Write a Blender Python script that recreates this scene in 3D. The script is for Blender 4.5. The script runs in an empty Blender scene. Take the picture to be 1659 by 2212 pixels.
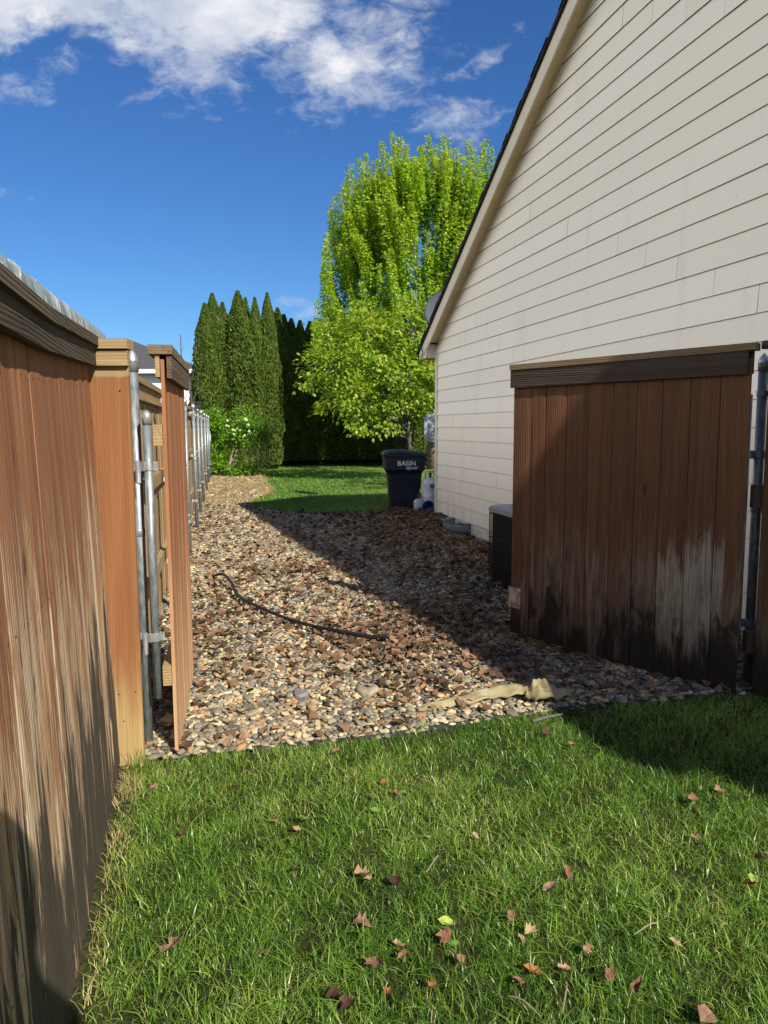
import bpy, bmesh, math, random
import numpy as np
from mathutils import Vector, Matrix
R = math.radians
random.seed(7); rng = np.random.default_rng(11)
sc = bpy.context.scene
COL = sc.collection

# ------------------------------------------------------------------ camera
F, CX, CY, CAMH = 1600.0, 829.5, 1106.0, 1.45
pitch = math.atan((1106 - 922) / F)
f_ = np.array([0, math.cos(pitch), -math.sin(pitch)]); r0 = np.array([1., 0, 0]); u0 = np.cross(r0, f_)
rl = R(-0.25)
r_ = r0 * math.cos(rl) + u0 * math.sin(rl); u_ = -r0 * math.sin(rl) + u0 * math.cos(rl)
cam = bpy.data.cameras.new('camera'); co = bpy.data.objects.new('camera', cam); COL.objects.link(co)
cam.sensor_fit = 'VERTICAL'; cam.sensor_height = 36; cam.lens = F / 2212 * 36; cam.clip_end = 3000; cam.clip_start = 0.02
co.matrix_world = Matrix(((r_[0], u_[0], -f_[0], 0), (r_[1], u_[1], -f_[1], 0), (r_[2], u_[2], -f_[2], CAMH), (0, 0, 0, 1)))
sc.camera = co

def ray(x, y): return f_ + (x - CX) / F * r_ - (y - CY) / F * u_
O3 = np.array([0, 0, CAMH])
def G(x, y, z=0.0):
    d = ray(x, y); return O3 + d * ((z - CAMH) / d[2])
def PY(x, y, Y):
    d = ray(x, y); return O3 + d * (Y / d[1])
def PP(x, y, p0, n):
    d = ray(x, y); return O3 + d * (np.dot(p0 - O3, n) / np.dot(d, n))

# ------------------------------------------------------------------ light
SAZ, SEL = R(34.5), R(35.5)       # sun behind the viewer, to the right
S = np.array([math.sin(SAZ) * math.cos(SEL), -math.cos(SAZ) * math.cos(SEL), math.sin(SEL)])
sun = bpy.data.lights.new('sun', 'SUN'); sun.energy = 5.0; sun.angle = R(0.55); sun.color = (1.0, 0.93, 0.80)
so = bpy.data.objects.new('sun', sun); COL.objects.link(so)
so.rotation_euler = Vector(-S).to_track_quat('-Z', 'Y').to_euler(); so.location = (20, -30, 25)
world = bpy.data.worlds.new('World'); sc.world = world; world.use_nodes = True
sc.view_settings.view_transform = 'Standard'; sc.view_settings.look = 'None'
sc.view_settings.gamma = 1.0; sc.view_settings.exposure = 0.45
sc.cycles.max_bounces = 6; sc.cycles.diffuse_bounces = 3; sc.cycles.transparent_max_bounces = 8
sc.cycles.use_denoising = True

# ------------------------------------------------------------------ node helpers
class NT:
    def __init__(s, tree): s.t = tree
    def n(s, typ, ins=None, out=0, **props):
        nd = s.t.nodes.new('ShaderNode' + typ)
        for k, v in props.items(): setattr(nd, k, v)
        for k, v in (ins or {}).items():
            sock = nd.inputs[k]
            if isinstance(v, bpy.types.NodeSocket): s.t.links.new(v, sock)
            else:
                if isinstance(v, (tuple, list)) and len(v) == 3 and sock.type == 'RGBA': v = (*v, 1)
                sock.default_value = v
        return nd.outputs[out] if out is not None else nd
    def m(s, op, a, b=0.0, c=None, clamp=False):
        ins = {0: a, 1: b}
        if c is not None: ins[2] = c
        return s.n('Math', ins, operation=op, use_clamp=clamp)
    def mix(s, f, a, b, mode='MIX'):
        nd = s.t.nodes.new('ShaderNodeMix'); nd.data_type = 'RGBA'; nd.blend_type = mode; nd.clamp_factor = True
        for i, v in ((0, f), (6, a), (7, b)):
            if isinstance(v, bpy.types.NodeSocket): s.t.links.new(v, nd.inputs[i])
            else: nd.inputs[i].default_value = (*v, 1) if isinstance(v, (tuple, list)) and len(v) == 3 else v
        return nd.outputs[2]
    def ramp(s, fac, pts, interp='LINEAR'):
        nd = s.t.nodes.new('ShaderNodeValToRGB'); cr = nd.color_ramp; cr.interpolation = interp
        while len(cr.elements) < len(pts): cr.elements.new(0.5)
        for e, (p, c) in zip(cr.elements, pts):
            e.position = p; e.color = (*c, 1) if isinstance(c, (tuple, list)) else (c, c, c, 1)
        s.t.links.new(fac, nd.inputs[0]); return nd.outputs[0]
    def step(s, v, a, b):            # smooth 0..1 between a and b
        return s.n('MapRange', {0: v, 1: a, 2: b, 3: 0.0, 4: 1.0}, interpolation_type='SMOOTHSTEP')
    def noise(s, vec, scale, detail=4, rough=0.55, dist=0.0, out=0, dim='3D'):
        return s.n('TexNoise', {'Vector': vec, 'Scale': scale, 'Detail': detail, 'Roughness': rough, 'Distortion': dist}, out=out, noise_dimensions=dim)
    def scale(s, vec, sc_, loc=None):
        ins = {'Vector': vec, 'Scale': sc_}
        if loc is not None: ins['Location'] = loc
        return s.n('Mapping', ins)
    def xyz(s, vec):
        nd = s.n('SeparateXYZ', {0: vec}, out=None); return nd.outputs[0], nd.outputs[1], nd.outputs[2]
    def obj(s): return s.n('TexCoord', out=3)
    def rnd(s): return s.n('NewGeometry', out='Random Per Island')
    def bump(s, h, strength=0.5, dist=0.01, normal=None):
        ins = {'Height': h, 'Strength': strength, 'Distance': dist}
        if normal is not None: ins['Normal'] = normal
        return s.n('Bump', ins)

def mat(name):
    m = bpy.data.materials.new(name); m.use_nodes = True
    t = m.node_tree; b = t.nodes['Principled BSDF']
    return m, NT(t), b
def setin(t, b, **kw):
    for k, v in kw.items():
        k = k.replace('_', ' ')
        if isinstance(v, bpy.types.NodeSocket): t.t.links.new(v, b.inputs[k])
        else: b.inputs[k].default_value = (*v, 1) if isinstance(v, (tuple, list)) and len(v) == 3 else v
def plain(name, color, rough=0.6, metal=0.0, var=0.15, nscale=12, bump=0.0, spec=0.5):
    m, t, b = mat(name)
    o = t.obj(); nz = t.noise(o, nscale, 5)
    c2 = tuple(c * (1 - var * 2) for c in color); c1 = tuple(min(1, c * (1 + var)) for c in color)
    setin(t, b, Base_Color=t.mix(t.step(nz, 0.3, 0.7), c2, c1), Roughness=rough, Metallic=metal, Specular_IOR_Level=spec)
    if bump: setin(t, b, Normal=t.bump(t.noise(o, nscale * 6, 4), bump, 0.004))
    return m

# ------------------------------------------------------------------ world: sky and clouds, plus added unseen cloud fill
w = NT(world.node_tree); bg = world.node_tree.nodes['Background']
sky = world.node_tree.nodes.new('ShaderNodeTexSky'); sky.sky_type = 'NISHITA'; sky.sun_disc = False
sky.sun_elevation = SEL; sky.sun_rotation = math.pi - SAZ; sky.air_density = 1.0; sky.dust_density = 0.3; sky.ozone_density = 2.5
dirv = w.n('TexCoord', out=0)
dx, dy, dz = w.xyz(dirv)
front = w.m('MAXIMUM', dy, 0.05)
a_ = w.m('DIVIDE', dx, front); b_ = w.m('DIVIDE', dz, front)
def ab(px, py):
    d = ray(px, py); return d[0] / d[1], d[2] / d[1]
pos = w.n('CombineXYZ', {0: a_, 1: b_, 2: 0.0})
warp = w.n('VectorMath', {0: w.noise(pos, 5.0, 5, 0.6, out=1), 1: (0.5, 0.5, 0.5)}, operation='SUBTRACT')
wp = w.n('VectorMath', {0: pos, 1: w.n('VectorMath', {0: warp, 'Scale': 0.16}, operation='SCALE')}, operation='ADD')
wx, wy, _ = w.xyz(wp)
mask = None
# blobs: centre px, half sizes px, rotation deg, weight
for (px, py, hx, hy, rot, wt) in [(120, -30, 420, 95, 4, 1.5), (470, 0, 330, 130, -4, 1.6), (330, 85, 230, 55, -12, 1.0), (700, 165, 190, 85, -14, 1.15),
                              (590, 60, 260, 80, 0, 1.3), (760, -20, 180, 60, 0, 1.0), (980, 240, 170, 50, 8, 0.80), (1080, 90, 150, 34, 25, 0.74), (860, 130, 90, 120, 0, 0.7),
                              (110, 312, 90, 18, -6, 0.55), (25, 440, 60, 12, -6, 0.6), (130, 437, 40, 8, -4, 0.5), (90, 458, 70, 8, 0, 0.4), (650, 690, 90, 26, -8, 0.6), (930, 60, 130, 60, 10, 0.5),
                              (60, 150, 240, 60, 2, 0.55), (1010, 300, 80, 40, 40, 0.6)]:
    ca, cb = ab(px, py)
    sx, sy = 1.0 / (hx / F * 1.04), 1.0 / (hy / F * 1.1)
    c, s_ = math.cos(R(rot)), math.sin(R(rot))
    ux = w.m('SUBTRACT', wx, ca); uy = w.m('SUBTRACT', wy, cb)
    p = w.m('MULTIPLY', w.m('ADD', w.m('MULTIPLY', ux, c), w.m('MULTIPLY', uy, s_)), sx)
    q = w.m('MULTIPLY', w.m('SUBTRACT', w.m('MULTIPLY', uy, c), w.m('MULTIPLY', ux, s_)), sy)
    d2 = w.m('ADD', w.m('MULTIPLY', p, p), w.m('MULTIPLY', q, q))
    g = w.m('MULTIPLY', w.m('POWER', 2.718, w.m('MULTIPLY', d2, -1.0)), wt)
    mask = g if mask is None else w.m('MAXIMUM', mask, g)
pos2 = w.n('VectorMath', {0: pos, 1: (1.0, 1.7, 1.0)}, operation='MULTIPLY')
cn = w.noise(pos2, 9.0, 9, 0.62, 0.35)
fine = w.noise(pos2, 26.0, 8, 0.65, 0.5)
dens = w.m('ADD', w.m('MULTIPLY', w.m('SUBTRACT', cn, 0.5), 2.4), w.m('MULTIPLY', w.m('SUBTRACT', fine, 0.5), 1.9))
dens = w.m('ADD', dens, w.m('SUBTRACT', w.m('MULTIPLY', mask, 1.25), 0.62))
isf = w.step(dy, 0.02, 0.15)
side = w.m('MULTIPLY', w.step(w.m('MULTIPLY', dx, -1.0), 0.46, 0.72), w.step(dz, -0.02, 0.1))  # bright cloud bank added out of view to light the shaded house wall
side = w.m('MULTIPLY', side, w.m('MULTIPLY', w.step(dz, 0.80, 0.45), w.step(w.noise(dirv, 3.0, 6, 0.6), 0.22, 0.45)))
back = w.m('MULTIPLY', w.m('MULTIPLY', w.step(w.m('MULTIPLY', dy, -1.0), -0.05, 0.3), w.step(dz, -0.02, 0.15)), w.m('MULTIPLY', w.step(dz, 0.7, 0.35), w.step(w.noise(dirv, 2.6, 6, 0.6), 0.50, 0.66)))  # unseen cloud added behind the viewer as further fill light
dens = w.m('MAXIMUM', w.m('MULTIPLY', w.step(dens, -0.16, 1.25), isf), w.m('MAXIMUM', side, back))
cshade = w.step(w.noise(pos2, 6.0, 6, 0.55), 0.35, 0.7)
ccol = w.mix(cshade, (3.4, 3.75, 4.4), (6.4, 6.3, 6.2))
skyc = w.n('HueSaturation', {'Hue': 0.505, 'Saturation': 1.12, 'Value': 1.0, 'Fac': 1.0, 'Color': sky.outputs[0]})
skyc = w.mix(1.0, skyc, (0.30, 0.49, 0.68), 'MULTIPLY')
ccol = w.mix(w.m('MAXIMUM', side, back), ccol, (13.5, 12.9, 12.0))  # extra brightness for the added unseen clouds only
fin = w.mix(w.m('MULTIPLY', dens, 0.90), skyc, ccol)
w.t.links.new(fin, bg.inputs[0]); bg.inputs[1].default_value = 0.125

# ------------------------------------------------------------------ object helpers
def tag(o, label=None, cat=None, group=None, kind=None):
    if label: o['label'] = label
    if cat: o['category'] = cat
    if group: o['group'] = group
    if kind: o['kind'] = kind
    return o
def empty(name, loc, rz=0.0, label=None, cat=None, group=None):
    o = bpy.data.objects.new(name, None); COL.objects.link(o); o.location = loc; o.rotation_euler = (0, 0, rz); o.empty_display_size = 0.1
    return tag(o, label, cat, group)
def link(name, me, m=None, parent=None, smooth=False):
    o = bpy.data.objects.new(name, me); COL.objects.link(o)
    if m is not None:
        for x in (m if isinstance(m, (list, tuple)) else [m]): me.materials.append(x)
    if smooth: me.polygons.foreach_set('use_smooth', np.ones(len(me.polygons), bool))
    if parent is not None: o.parent = parent
    return o
def from_bm(name, bm, m, parent=None, smooth=False, bevel=0.0, seg=2):
    if bevel:
        bmesh.ops.bevel(bm, geom=[e for e in bm.edges if len(e.link_faces) == 2 and e.calc_face_angle(0) > 0.6], offset=bevel, segments=seg, profile=0.6, affect='EDGES')
    bmesh.ops.recalc_face_normals(bm, faces=bm.faces)
    me = bpy.data.meshes.new(name); bm.to_mesh(me); bm.free()
    return link(name, me, m, parent, smooth)
def np_mesh(name, V, Fc, attr=None, smooth=False):
    """V (n,3), Fc (m,k) arrays"""
    me = bpy.data.meshes.new(name); k = Fc.shape[1]
    me.vertices.add(len(V)); me.vertices.foreach_set('co', np.ascontiguousarray(V, np.float32).ravel())
    me.loops.add(Fc.size); me.loops.foreach_set('vertex_index', Fc.astype(np.int32).ravel())
    me.polygons.add(len(Fc)); me.polygons.foreach_set('loop_start', np.arange(0, Fc.size, k, dtype=np.int32))
    try: me.polygons.foreach_set('loop_total', np.full(len(Fc), k, np.int32))
    except Exception: pass
    if smooth: me.polygons.foreach_set('use_smooth', np.ones(len(Fc), bool))
    if attr is not None:
        a = me.attributes.new('tint', 'FLOAT', 'POINT'); a.data.foreach_set('value', np.asarray(attr, np.float32))
    me.update(calc_edges=True); me.validate()
    return me
def assemble(tv, tf, M, P, tint=None):
    """copies of template verts tv (k,3)/faces tf under matrices M (n,3,3) and offsets P (n,3)"""
    n, k = len(P), len(tv)
    V = np.einsum('nij,kj->nki', M, tv) + P[:, None, :]
    Fc = tf[None] + (np.arange(n) * k)[:, None, None]
    return V.reshape(-1, 3), Fc.reshape(-1, tf.shape[1]), (None if tint is None else np.repeat(tint, k))
def norm(v): return v / (np.linalg.norm(v, axis=-1, keepdims=True) + 1e-9)
def frames(d, up):
    """matrices whose columns are: d (length axis), side, normal"""
    d = norm(d); s = norm(np.cross(up, d)); nn = np.cross(d, s)
    return np.stack([d, s, nn], axis=2)
def rdir(n):
    return norm(rng.normal(size=(n, 3)))
def box(bm, x0, x1, y0, y1, z0, z1, mi=0, jit=0.0):
    vs = [bm.verts.new((x + random.uniform(-jit, jit), y + random.uniform(-jit, jit), z)) for x in (x0, x1) for y in (y0, y1) for z in (z0, z1)]
    for q in ((0, 1, 3, 2), (4, 6, 7, 5), (0, 4, 5, 1), (2, 3, 7, 6), (0, 2, 6, 4), (1, 5, 7, 3)):
        fc = bm.faces.new([vs[i] for i in q]); fc.material_index = mi
    return vs
def obox(bm, p, ax, ay, az, mi=0):
    """box from corner p with edge vectors"""
    p, ax, ay, az = map(np.asarray, (p, ax, ay, az))
    vs = [bm.verts.new(p + i * ax + j * ay + k * az) for i in (0, 1) for j in (0, 1) for k in (0, 1)]
    for q in ((0, 1, 3, 2), (4, 6, 7, 5), (0, 4, 5, 1), (2, 3, 7, 6), (0, 2, 6, 4), (1, 5, 7, 3)):
        bm.faces.new([vs[i] for i in q]).material_index = mi
def lathe(bm, prof, n=20, cx=0, cy=0, mi=0, sy=1.0, cap=True):
    rings = []
    for (r, z) in prof:
        rings.append([bm.verts.new((cx + r * math.cos(2 * math.pi * i / n), cy + sy * r * math.sin(2 * math.pi * i / n), z)) for i in range(n)])
    for a, b in zip(rings, rings[1:]):
        for i in range(n):
            bm.faces.new((a[i], a[(i + 1) % n], b[(i + 1) % n], b[i])).material_index = mi
    if cap:
        bm.faces.new(rings[0][::-1]).material_index = mi; bm.faces.new(rings[-1]).material_index = mi
def tube(bm, pts, rad, n=8, mi=0):
    pts = [np.asarray(p, float) for p in pts]; rads = rad if isinstance(rad, (list, tuple)) else [rad] * len(pts)
    rings = []; ref = np.array([0.31, 0.22, 0.93])
    for i, p in enumerate(pts):
        d = norm(pts[min(i + 1, len(pts) - 1)] - pts[max(i - 1, 0)])
        s = np.cross(ref, d)
        if np.linalg.norm(s) < 0.2: s = np.cross((1, 0, 0), d)
        s = norm(s); q = np.cross(d, s)
        rings.append([bm.verts.new(p + rads[i] * (math.cos(2 * math.pi * k / n) * s + math.sin(2 * math.pi * k / n) * q)) for k in range(n)])
    for a, b in zip(rings, rings[1:]):
        for k in range(n): bm.faces.new((a[k], a[(k + 1) % n], b[(k + 1) % n], b[k])).material_index = mi
    bm.faces.new(rings[0][::-1]).material_index = mi; bm.faces.new(rings[-1]).material_index = mi

# ------------------------------------------------------------------ materials
def wood(name, stain, stain2, tan, grey, dark, wear_lo, wear_hi, dark_lo, dark_hi, fade=0.35, patch=None, bumps=0.6, axis='z', topraw=None, gs=1.0, da=1.0, sz=1.0, fc=1.0, wmax=0.92, bl=(9, 2.6), pale=None):
    """stained softwood boards: stain wears to tan/grey between wear_lo (bare) and wear_hi (full stain); mould below dark_lo..dark_hi"""
    m, t, b = mat(name)
    o = t.obj(); x, y, z = t.xyz(o)
    if axis == 'x': x, z = z, x
    rn = t.rnd()
    off = t.m('MULTIPLY', rn, 37.0)
    v = t.n('CombineXYZ', {0: t.m('ADD', x, off), 1: y, 2: z})
    g1 = t.noise(t.scale(v, (90 * gs, 90 * gs, 1.6)), 1.0, 6, 0.6, 0.6)           # fine fibres
    g2 = t.noise(t.scale(v, (14, 14, 0.55 * sz)), 1.0, 5, 0.6, 1.4)                     # broad streaks
    g3 = t.noise(t.scale(v, (30, 30, 0.35 * sz)), 1.0, 4, 0.7, 0.3)
    ringv = t.n('CombineXYZ', {0: t.m('MULTIPLY', t.m('ADD', x, off), 6.0), 1: 0.0, 2: t.m('MULTIPLY', z, 0.8)})
    rg = t.n('TexWave', {'Vector': ringv, 'Scale': 4.2, 'Distortion': 6.0, 'Detail': 2.0, 'Detail Scale': 0.55}, out=1, bands_direction='X')
    col = t.mix(t.step(g2, 0.3, 0.72), stain, stain2)
    col = t.mix(t.m('MULTIPLY', t.step(g1, 0.42, 0.7), 0.5 * fc), col, tuple(c * 0.55 for c in stain))
    col = t.mix(t.m('MULTIPLY', t.step(rg, 0.55, 0.95), 0.28 * fc), col, tuple(c * 0.45 for c in stain))
    col = t.mix(t.m('MULTIPLY', rn, 0.22), col, tuple(c * 0.5 for c in stain2))
    bare = t.mix(t.step(g3, 0.36, 0.66), tan, grey)
    bare = t.mix(t.m('MULTIPLY', t.step(g1, 0.45, 0.68), 0.6 * fc), bare, tuple(c * 0.45 for c in grey))
    big = t.noise(t.scale(v, (3.5, 3.5, 1.3)), 1.0, 3, 0.5)
    g4 = t.noise(t.scale(v, (bl[0], bl[0], bl[1])), 1.0, 7, 0.68, 0.6)
    zz = t.m('ADD', z, t.m('MULTIPLY', t.m('SUBTRACT', g4, 0.5), fade * 3.4))
    zz = t.m('ADD', zz, t.m('MULTIPLY', t.m('SUBTRACT', big, 0.5), fade * 2.0))
    zz = t.m('ADD', zz, t.m('MULTIPLY', t.m('SUBTRACT', g1, 0.5), fade * 1.2))
    wear = t.m('SUBTRACT', 1.0, t.step(zz, wear_lo, wear_hi))
    col = t.mix(t.m('MULTIPLY', wear, wmax), col, bare)
    if patch:                                      # bare pale patch x0,x1,z0,z1
        for (x0, x1, z0, z1, pc) in patch:
            px = t.m('ADD', x, t.m('MULTIPLY', t.m('SUBTRACT', g3, 0.5), 0.06)); pz = t.m('ADD', z, t.m('MULTIPLY', t.m('SUBTRACT', g4, 0.5), 0.9))
            pz = t.m('ADD', pz, t.m('MULTIPLY', t.m('SUBTRACT', g1, 0.5), 0.55))
            pm = t.m('MULTIPLY', t.m('MULTIPLY', t.step(px, x0 - 0.012, x0 + 0.004), t.step(px, x1 + 0.012, x1 - 0.004)), t.m('MULTIPLY', t.step(pz, z0 - .08, z0 + .08), t.step(pz, z1 + .14, z1 - .14)))
            pm = t.m('MULTIPLY', pm, t.m('SUBTRACT', 1.0, t.m('MULTIPLY', t.step(g4, .52, .66), .6)))
            pal = t.mix(t.m('MULTIPLY', t.step(g1, 0.5, 0.64), 0.85), pc, tuple(c * 0.32 for c in pc))
            col = t.mix(t.m('MULTIPLY', pm, 0.80), col, pal)
    if pale is not None:
        g5 = t.noise(t.scale(v, (24, 24, 1.5)), 1.0, 7, .72, .8); pb = t.m('MULTIPLY', t.step(z, pale[0] - .25, pale[0] + .2), t.step(z, pale[1] + .25, pale[1] - .25))
        col = t.mix(t.m('MULTIPLY', t.m('MULTIPLY', t.step(g5, .50, .585), pb), .74), col, pale[2])
        col = t.mix(t.m('MULTIPLY', t.m('MULTIPLY', t.step(g5, .43, .35), pb), .6), col, (.10, .05, .028))
    if topraw is not None:                         # stain stops short of the top
        zt = t.m('ADD', z, t.m('MULTIPLY', t.m('SUBTRACT', g3, 0.5), 0.03))
        col = t.mix(t.step(zt, topraw - 0.004, topraw + 0.008), col, t.mix(g1, (0.42, 0.30, 0.16), (0.22, 0.15, 0.08)))
    if dark_hi > -5:
        zd = t.m('ADD', z, t.m('MULTIPLY', t.m('SUBTRACT', g4, 0.5), 1.3 * da))
        zd = t.m('ADD', zd, t.m('MULTIPLY', t.m('SUBTRACT', big, 0.5), 0.7 * da))
        zd = t.m('ADD', zd, t.m('MULTIPLY', t.m('SUBTRACT', g1, 0.5), 0.55))
        dk = t.m('SUBTRACT', 1.0, t.step(zd, dark_lo, dark_hi))
        col = t.mix(t.m('MULTIPLY', dk, 0.93), col, dark)
    kv = t.n('CombineXYZ', {0: t.m('MULTIPLY', t.m('ADD', x, off), 7.0), 1: 0.0, 2: t.m('MULTIPLY', z, 3.0)})
    vk = t.n('TexVoronoi', {'Vector': kv, 'Scale': 1.0, 'Randomness': 0.9}, out=None); kd = vk.outputs[0]; kc = t.xyz(vk.outputs[1])[0]
    kd = t.m('ADD', kd, t.m('MULTIPLY', t.m('SUBTRACT', g1, 0.5), 0.10)); on = t.m('GREATER_THAN', kc, 0.66)
    kn = t.m('MULTIPLY', t.step(kd, 0.115, 0.055), on); halo = t.m('MULTIPLY', t.step(kd, 0.30, 0.10), on)
    col = t.mix(t.m('MULTIPLY', halo, 0.28), col, tuple(c * 0.6 for c in stain2)); col = t.mix(t.m('MULTIPLY', kn, 0.72), col, tuple(c * 0.22 for c in stain))
    h = t.m('ADD', t.m('ADD', t.m('MULTIPLY', g1, 0.9), t.m('MULTIPLY', rg, 0.35)), t.m('MULTIPLY', kn, -0.5))
    setin(t, b, Base_Color=col, Roughness=0.82, Specular_IOR_Level=0.25, Normal=t.bump(h, bumps, 0.004))
    return m
M = {}
M['near_fence'] = wood('stained_fence_wood', (0.27, 0.112, 0.050), (0.38, 0.185, 0.09), (0.66, 0.43, 0.22), (0.34, 0.265, 0.19), (0.042, 0.038, 0.034), 0.55, 1.15, 0.36, 0.62, fade=0.75, da=2.3, sz=2.0, bumps=0.7, gs=.8, fc=1.0, wmax=.78, bl=(17, 1.9), pale=(.1, 1.15, (.62, .50, .36)))
M['return'] = wood('stained_board_wood', (0.25, 0.105, 0.042), (0.30, 0.135, 0.055), (0.50, 0.34, 0.14), (0.38, 0.27, 0.12), (0.16, 0.12, 0.05), 0.12, 0.55, -0.4, 0.05, fade=0.18, topraw=1.655, gs=.6, fc=.45, bumps=.3)
M['leaf_left'] = wood('stained_gate_wood', (0.31, 0.125, 0.055), (0.42, 0.19, 0.09), (0.62, 0.38, 0.20), (0.5, 0.33, 0.2), (0.1, 0.08, 0.04), 0.0, 1.1, -0.9, -0.5, fade=0.25, gs=.8, fc=.7)
M['raw'] = wood('weathered_raw_wood', (0.30, 0.20, 0.105), (0.42, 0.29, 0.155), (0.36, 0.27, 0.16), (0.25, 0.19, 0.12), (0.05, 0.04, 0.03), -9, -8, -9, -8)
M['trim'] = wood('weathered_trim_wood', (0.11, 0.075, 0.048), (0.17, 0.125, 0.08), (0.25, 0.2, 0.14), (0.18, 0.14, 0.1), (0.03, 0.025, 0.02), -99, -98, -99, -98, axis='x', bumps=0.9)
M['cap'] = wood('weathered_cap_wood', (0.17, 0.12, 0.065), (0.24, 0.17, 0.095), (0.25, 0.2, 0.14), (0.18, 0.14, 0.1), (0.03, 0.025, 0.02), -99, -98, -99, -98, axis='x')
M['rawx'] = wood('weathered_rail_wood', (0.34, 0.23, 0.11), (0.48, 0.34, 0.17), (0.36, 0.27, 0.16), (0.25, 0.19, 0.12), (0.05, 0.04, 0.03), -99, -98, -99, -98, axis='x')

M['cap_dark'] = wood('blackened_cap_wood', (0.085, 0.065, 0.040), (0.135, 0.105, 0.065), (0.25, 0.2, 0.14), (0.18, 0.14, 0.1), (0.03, 0.025, 0.02), -99, -98, -99, -98, axis='x', bumps=.9)
M['trim_dark'] = wood('blackened_trim_wood', (0.048, 0.036, 0.025), (0.10, 0.078, 0.052), (0.25, 0.2, 0.14), (0.18, 0.14, 0.1), (0.03, 0.025, 0.02), -99, -98, -99, -98, axis='x', bumps=1.0)
def galv(name, base=(0.42, 0.46, 0.48), rough=0.42, metal=0.75):
    m, t, b = mat(name); o = t.obj()
    n1 = t.noise(t.scale(o, (60, 60, 18)), 1.0, 5, 0.6); sp = t.n('TexVoronoi', {'Vector': o, 'Scale': 160.0}, out=0)
    c = t.mix(t.step(n1, 0.35, 0.7), tuple(q * 0.72 for q in base), tuple(min(1, q * 1.18) for q in base))
    c = t.mix(t.m('MULTIPLY', t.step(sp, 0.16, 0.05), 0.6), c, (0.75, 0.76, 0.76))
    setin(t, b, Base_Color=c, Metallic=metal, Roughness=t.m('ADD', rough, t.m('MULTIPLY', t.m('SUBTRACT', n1, 0.5), 0.35)), Normal=t.bump(n1, 0.15, 0.002))
    return m
M['galv'] = galv('galvanized_steel', (0.30, 0.34, 0.36), .48, .55); M['galv_bright'] = galv('bright_galvanized_steel', (0.48, 0.49, 0.50), 0.42, .6)
M['black'] = plain('black_plastic', (0.012, 0.012, 0.014), 0.45)
M['rust'] = plain('dark_nail_steel', (0.03, 0.02, 0.015), 0.6, 0.5)

def tint_mat(name, ramp, trans=0.35, rough=0.55, use_tint=True, spec=0.35, noise_amt=0.0, tcol=1.3):
    """leaf material: colour by per-leaf random (or 'tint' attribute), partly translucent"""
    m, t, b = mat(name)
    rn = t.rnd()
    if use_tint:
        a = t.n('Attribute', out=2, attribute_name='tint')
        fac = t.m('ADD', a, t.m('MULTIPLY', t.m('SUBTRACT', rn, 0.5), 0.35), clamp=True)
    else: fac = rn
    c = t.ramp(fac, ramp)
    setin(t, b, Base_Color=c, Roughness=rough, Specular_IOR_Level=spec)
    if trans:
        out = t.t.nodes['Material Output']
        tr = t.n('BsdfTranslucent', {'Color': t.mix(1.0, c, (tcol, tcol * 1.05, tcol * 0.6), 'MULTIPLY')})
        ms = t.n('MixShader', {0: trans, 1: b.outputs[0], 2: tr})
        t.t.links.new(ms, out.inputs[0])
    return m
M['grass'] = tint_mat('grass_blades', [(0.0, (0.050, 0.115, 0.016)), (0.35, (0.145, 0.285, 0.036)), (0.6, (0.27, 0.43, 0.06)), (0.78, (0.42, 0.48, 0.13)), (1.0, (0.58, 0.47, 0.24))], 0.34, 0.34, spec=.5)
M['straw'] = tint_mat('dry_straw', [(0.0, (0.16, 0.15, 0.05)), (0.4, (0.38, 0.27, 0.12)), (1.0, (0.60, 0.46, 0.24))], 0.2, 0.7)
M['maple'] = tint_mat('maple_leaves', [(0.0, (0.09, 0.19, 0.015)), (0.4, (0.22, 0.38, 0.025)), (0.75, (0.40, 0.52, 0.035)), (1.0, (0.52, 0.50, 0.06))], 0.45, 0.45)
M['small_tree'] = tint_mat('linden_leaves', [(0.0, (0.11, 0.18, 0.02)), (0.4, (0.23, 0.36, 0.030)), (0.75, (0.40, 0.50, 0.05)), (1.0, (0.52, 0.42, 0.10))], 0.45, 0.42)
M['arb'] = tint_mat('arborvitae_sprays', [(0.0, (0.025, 0.052, 0.008)), (0.45, (0.066, 0.112, 0.013)), (0.8, (0.14, 0.20, 0.025)), (1.0, (0.22, 0.24, 0.04))], 0.15, 0.55)
M['bush'] = tint_mat('bush_leaves', [(0.0, (0.05, 0.13, 0.012)), (0.5, (0.15, 0.33, 0.022)), (1.0, (0.30, 0.46, 0.04))], 0.35, 0.4)
M['privet'] = tint_mat('shrub_leaves', [(0.0, (0.05, 0.12, 0.012)), (0.5, (0.14, 0.26, 0.028)), (1.0, (0.26, 0.34, 0.06))], 0.35, 0.4)
M['litter'] = tint_mat('dead_leaves', [(0.0, (0.045, 0.030, 0.020)), (0.35, (0.135, 0.083, 0.050)), (0.7, (0.28, 0.165, 0.098)), (0.88, (0.40, 0.29, 0.19)), (1.0, (0.42, 0.17, 0.07))], 0.12, 0.75, spec=0.2)
M['bark'] = plain('tree_bark', (0.15, 0.115, 0.085), 0.9, nscale=9, bump=0.8, spec=0.2)
M['bark_pale'] = plain('pale_bark', (0.34, 0.27, 0.2), 0.9, nscale=9, bump=0.8, spec=0.2)
M['twig'] = plain('grey_twig_bark', (0.10, 0.085, 0.075), 0.9, spec=0.2)

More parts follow.
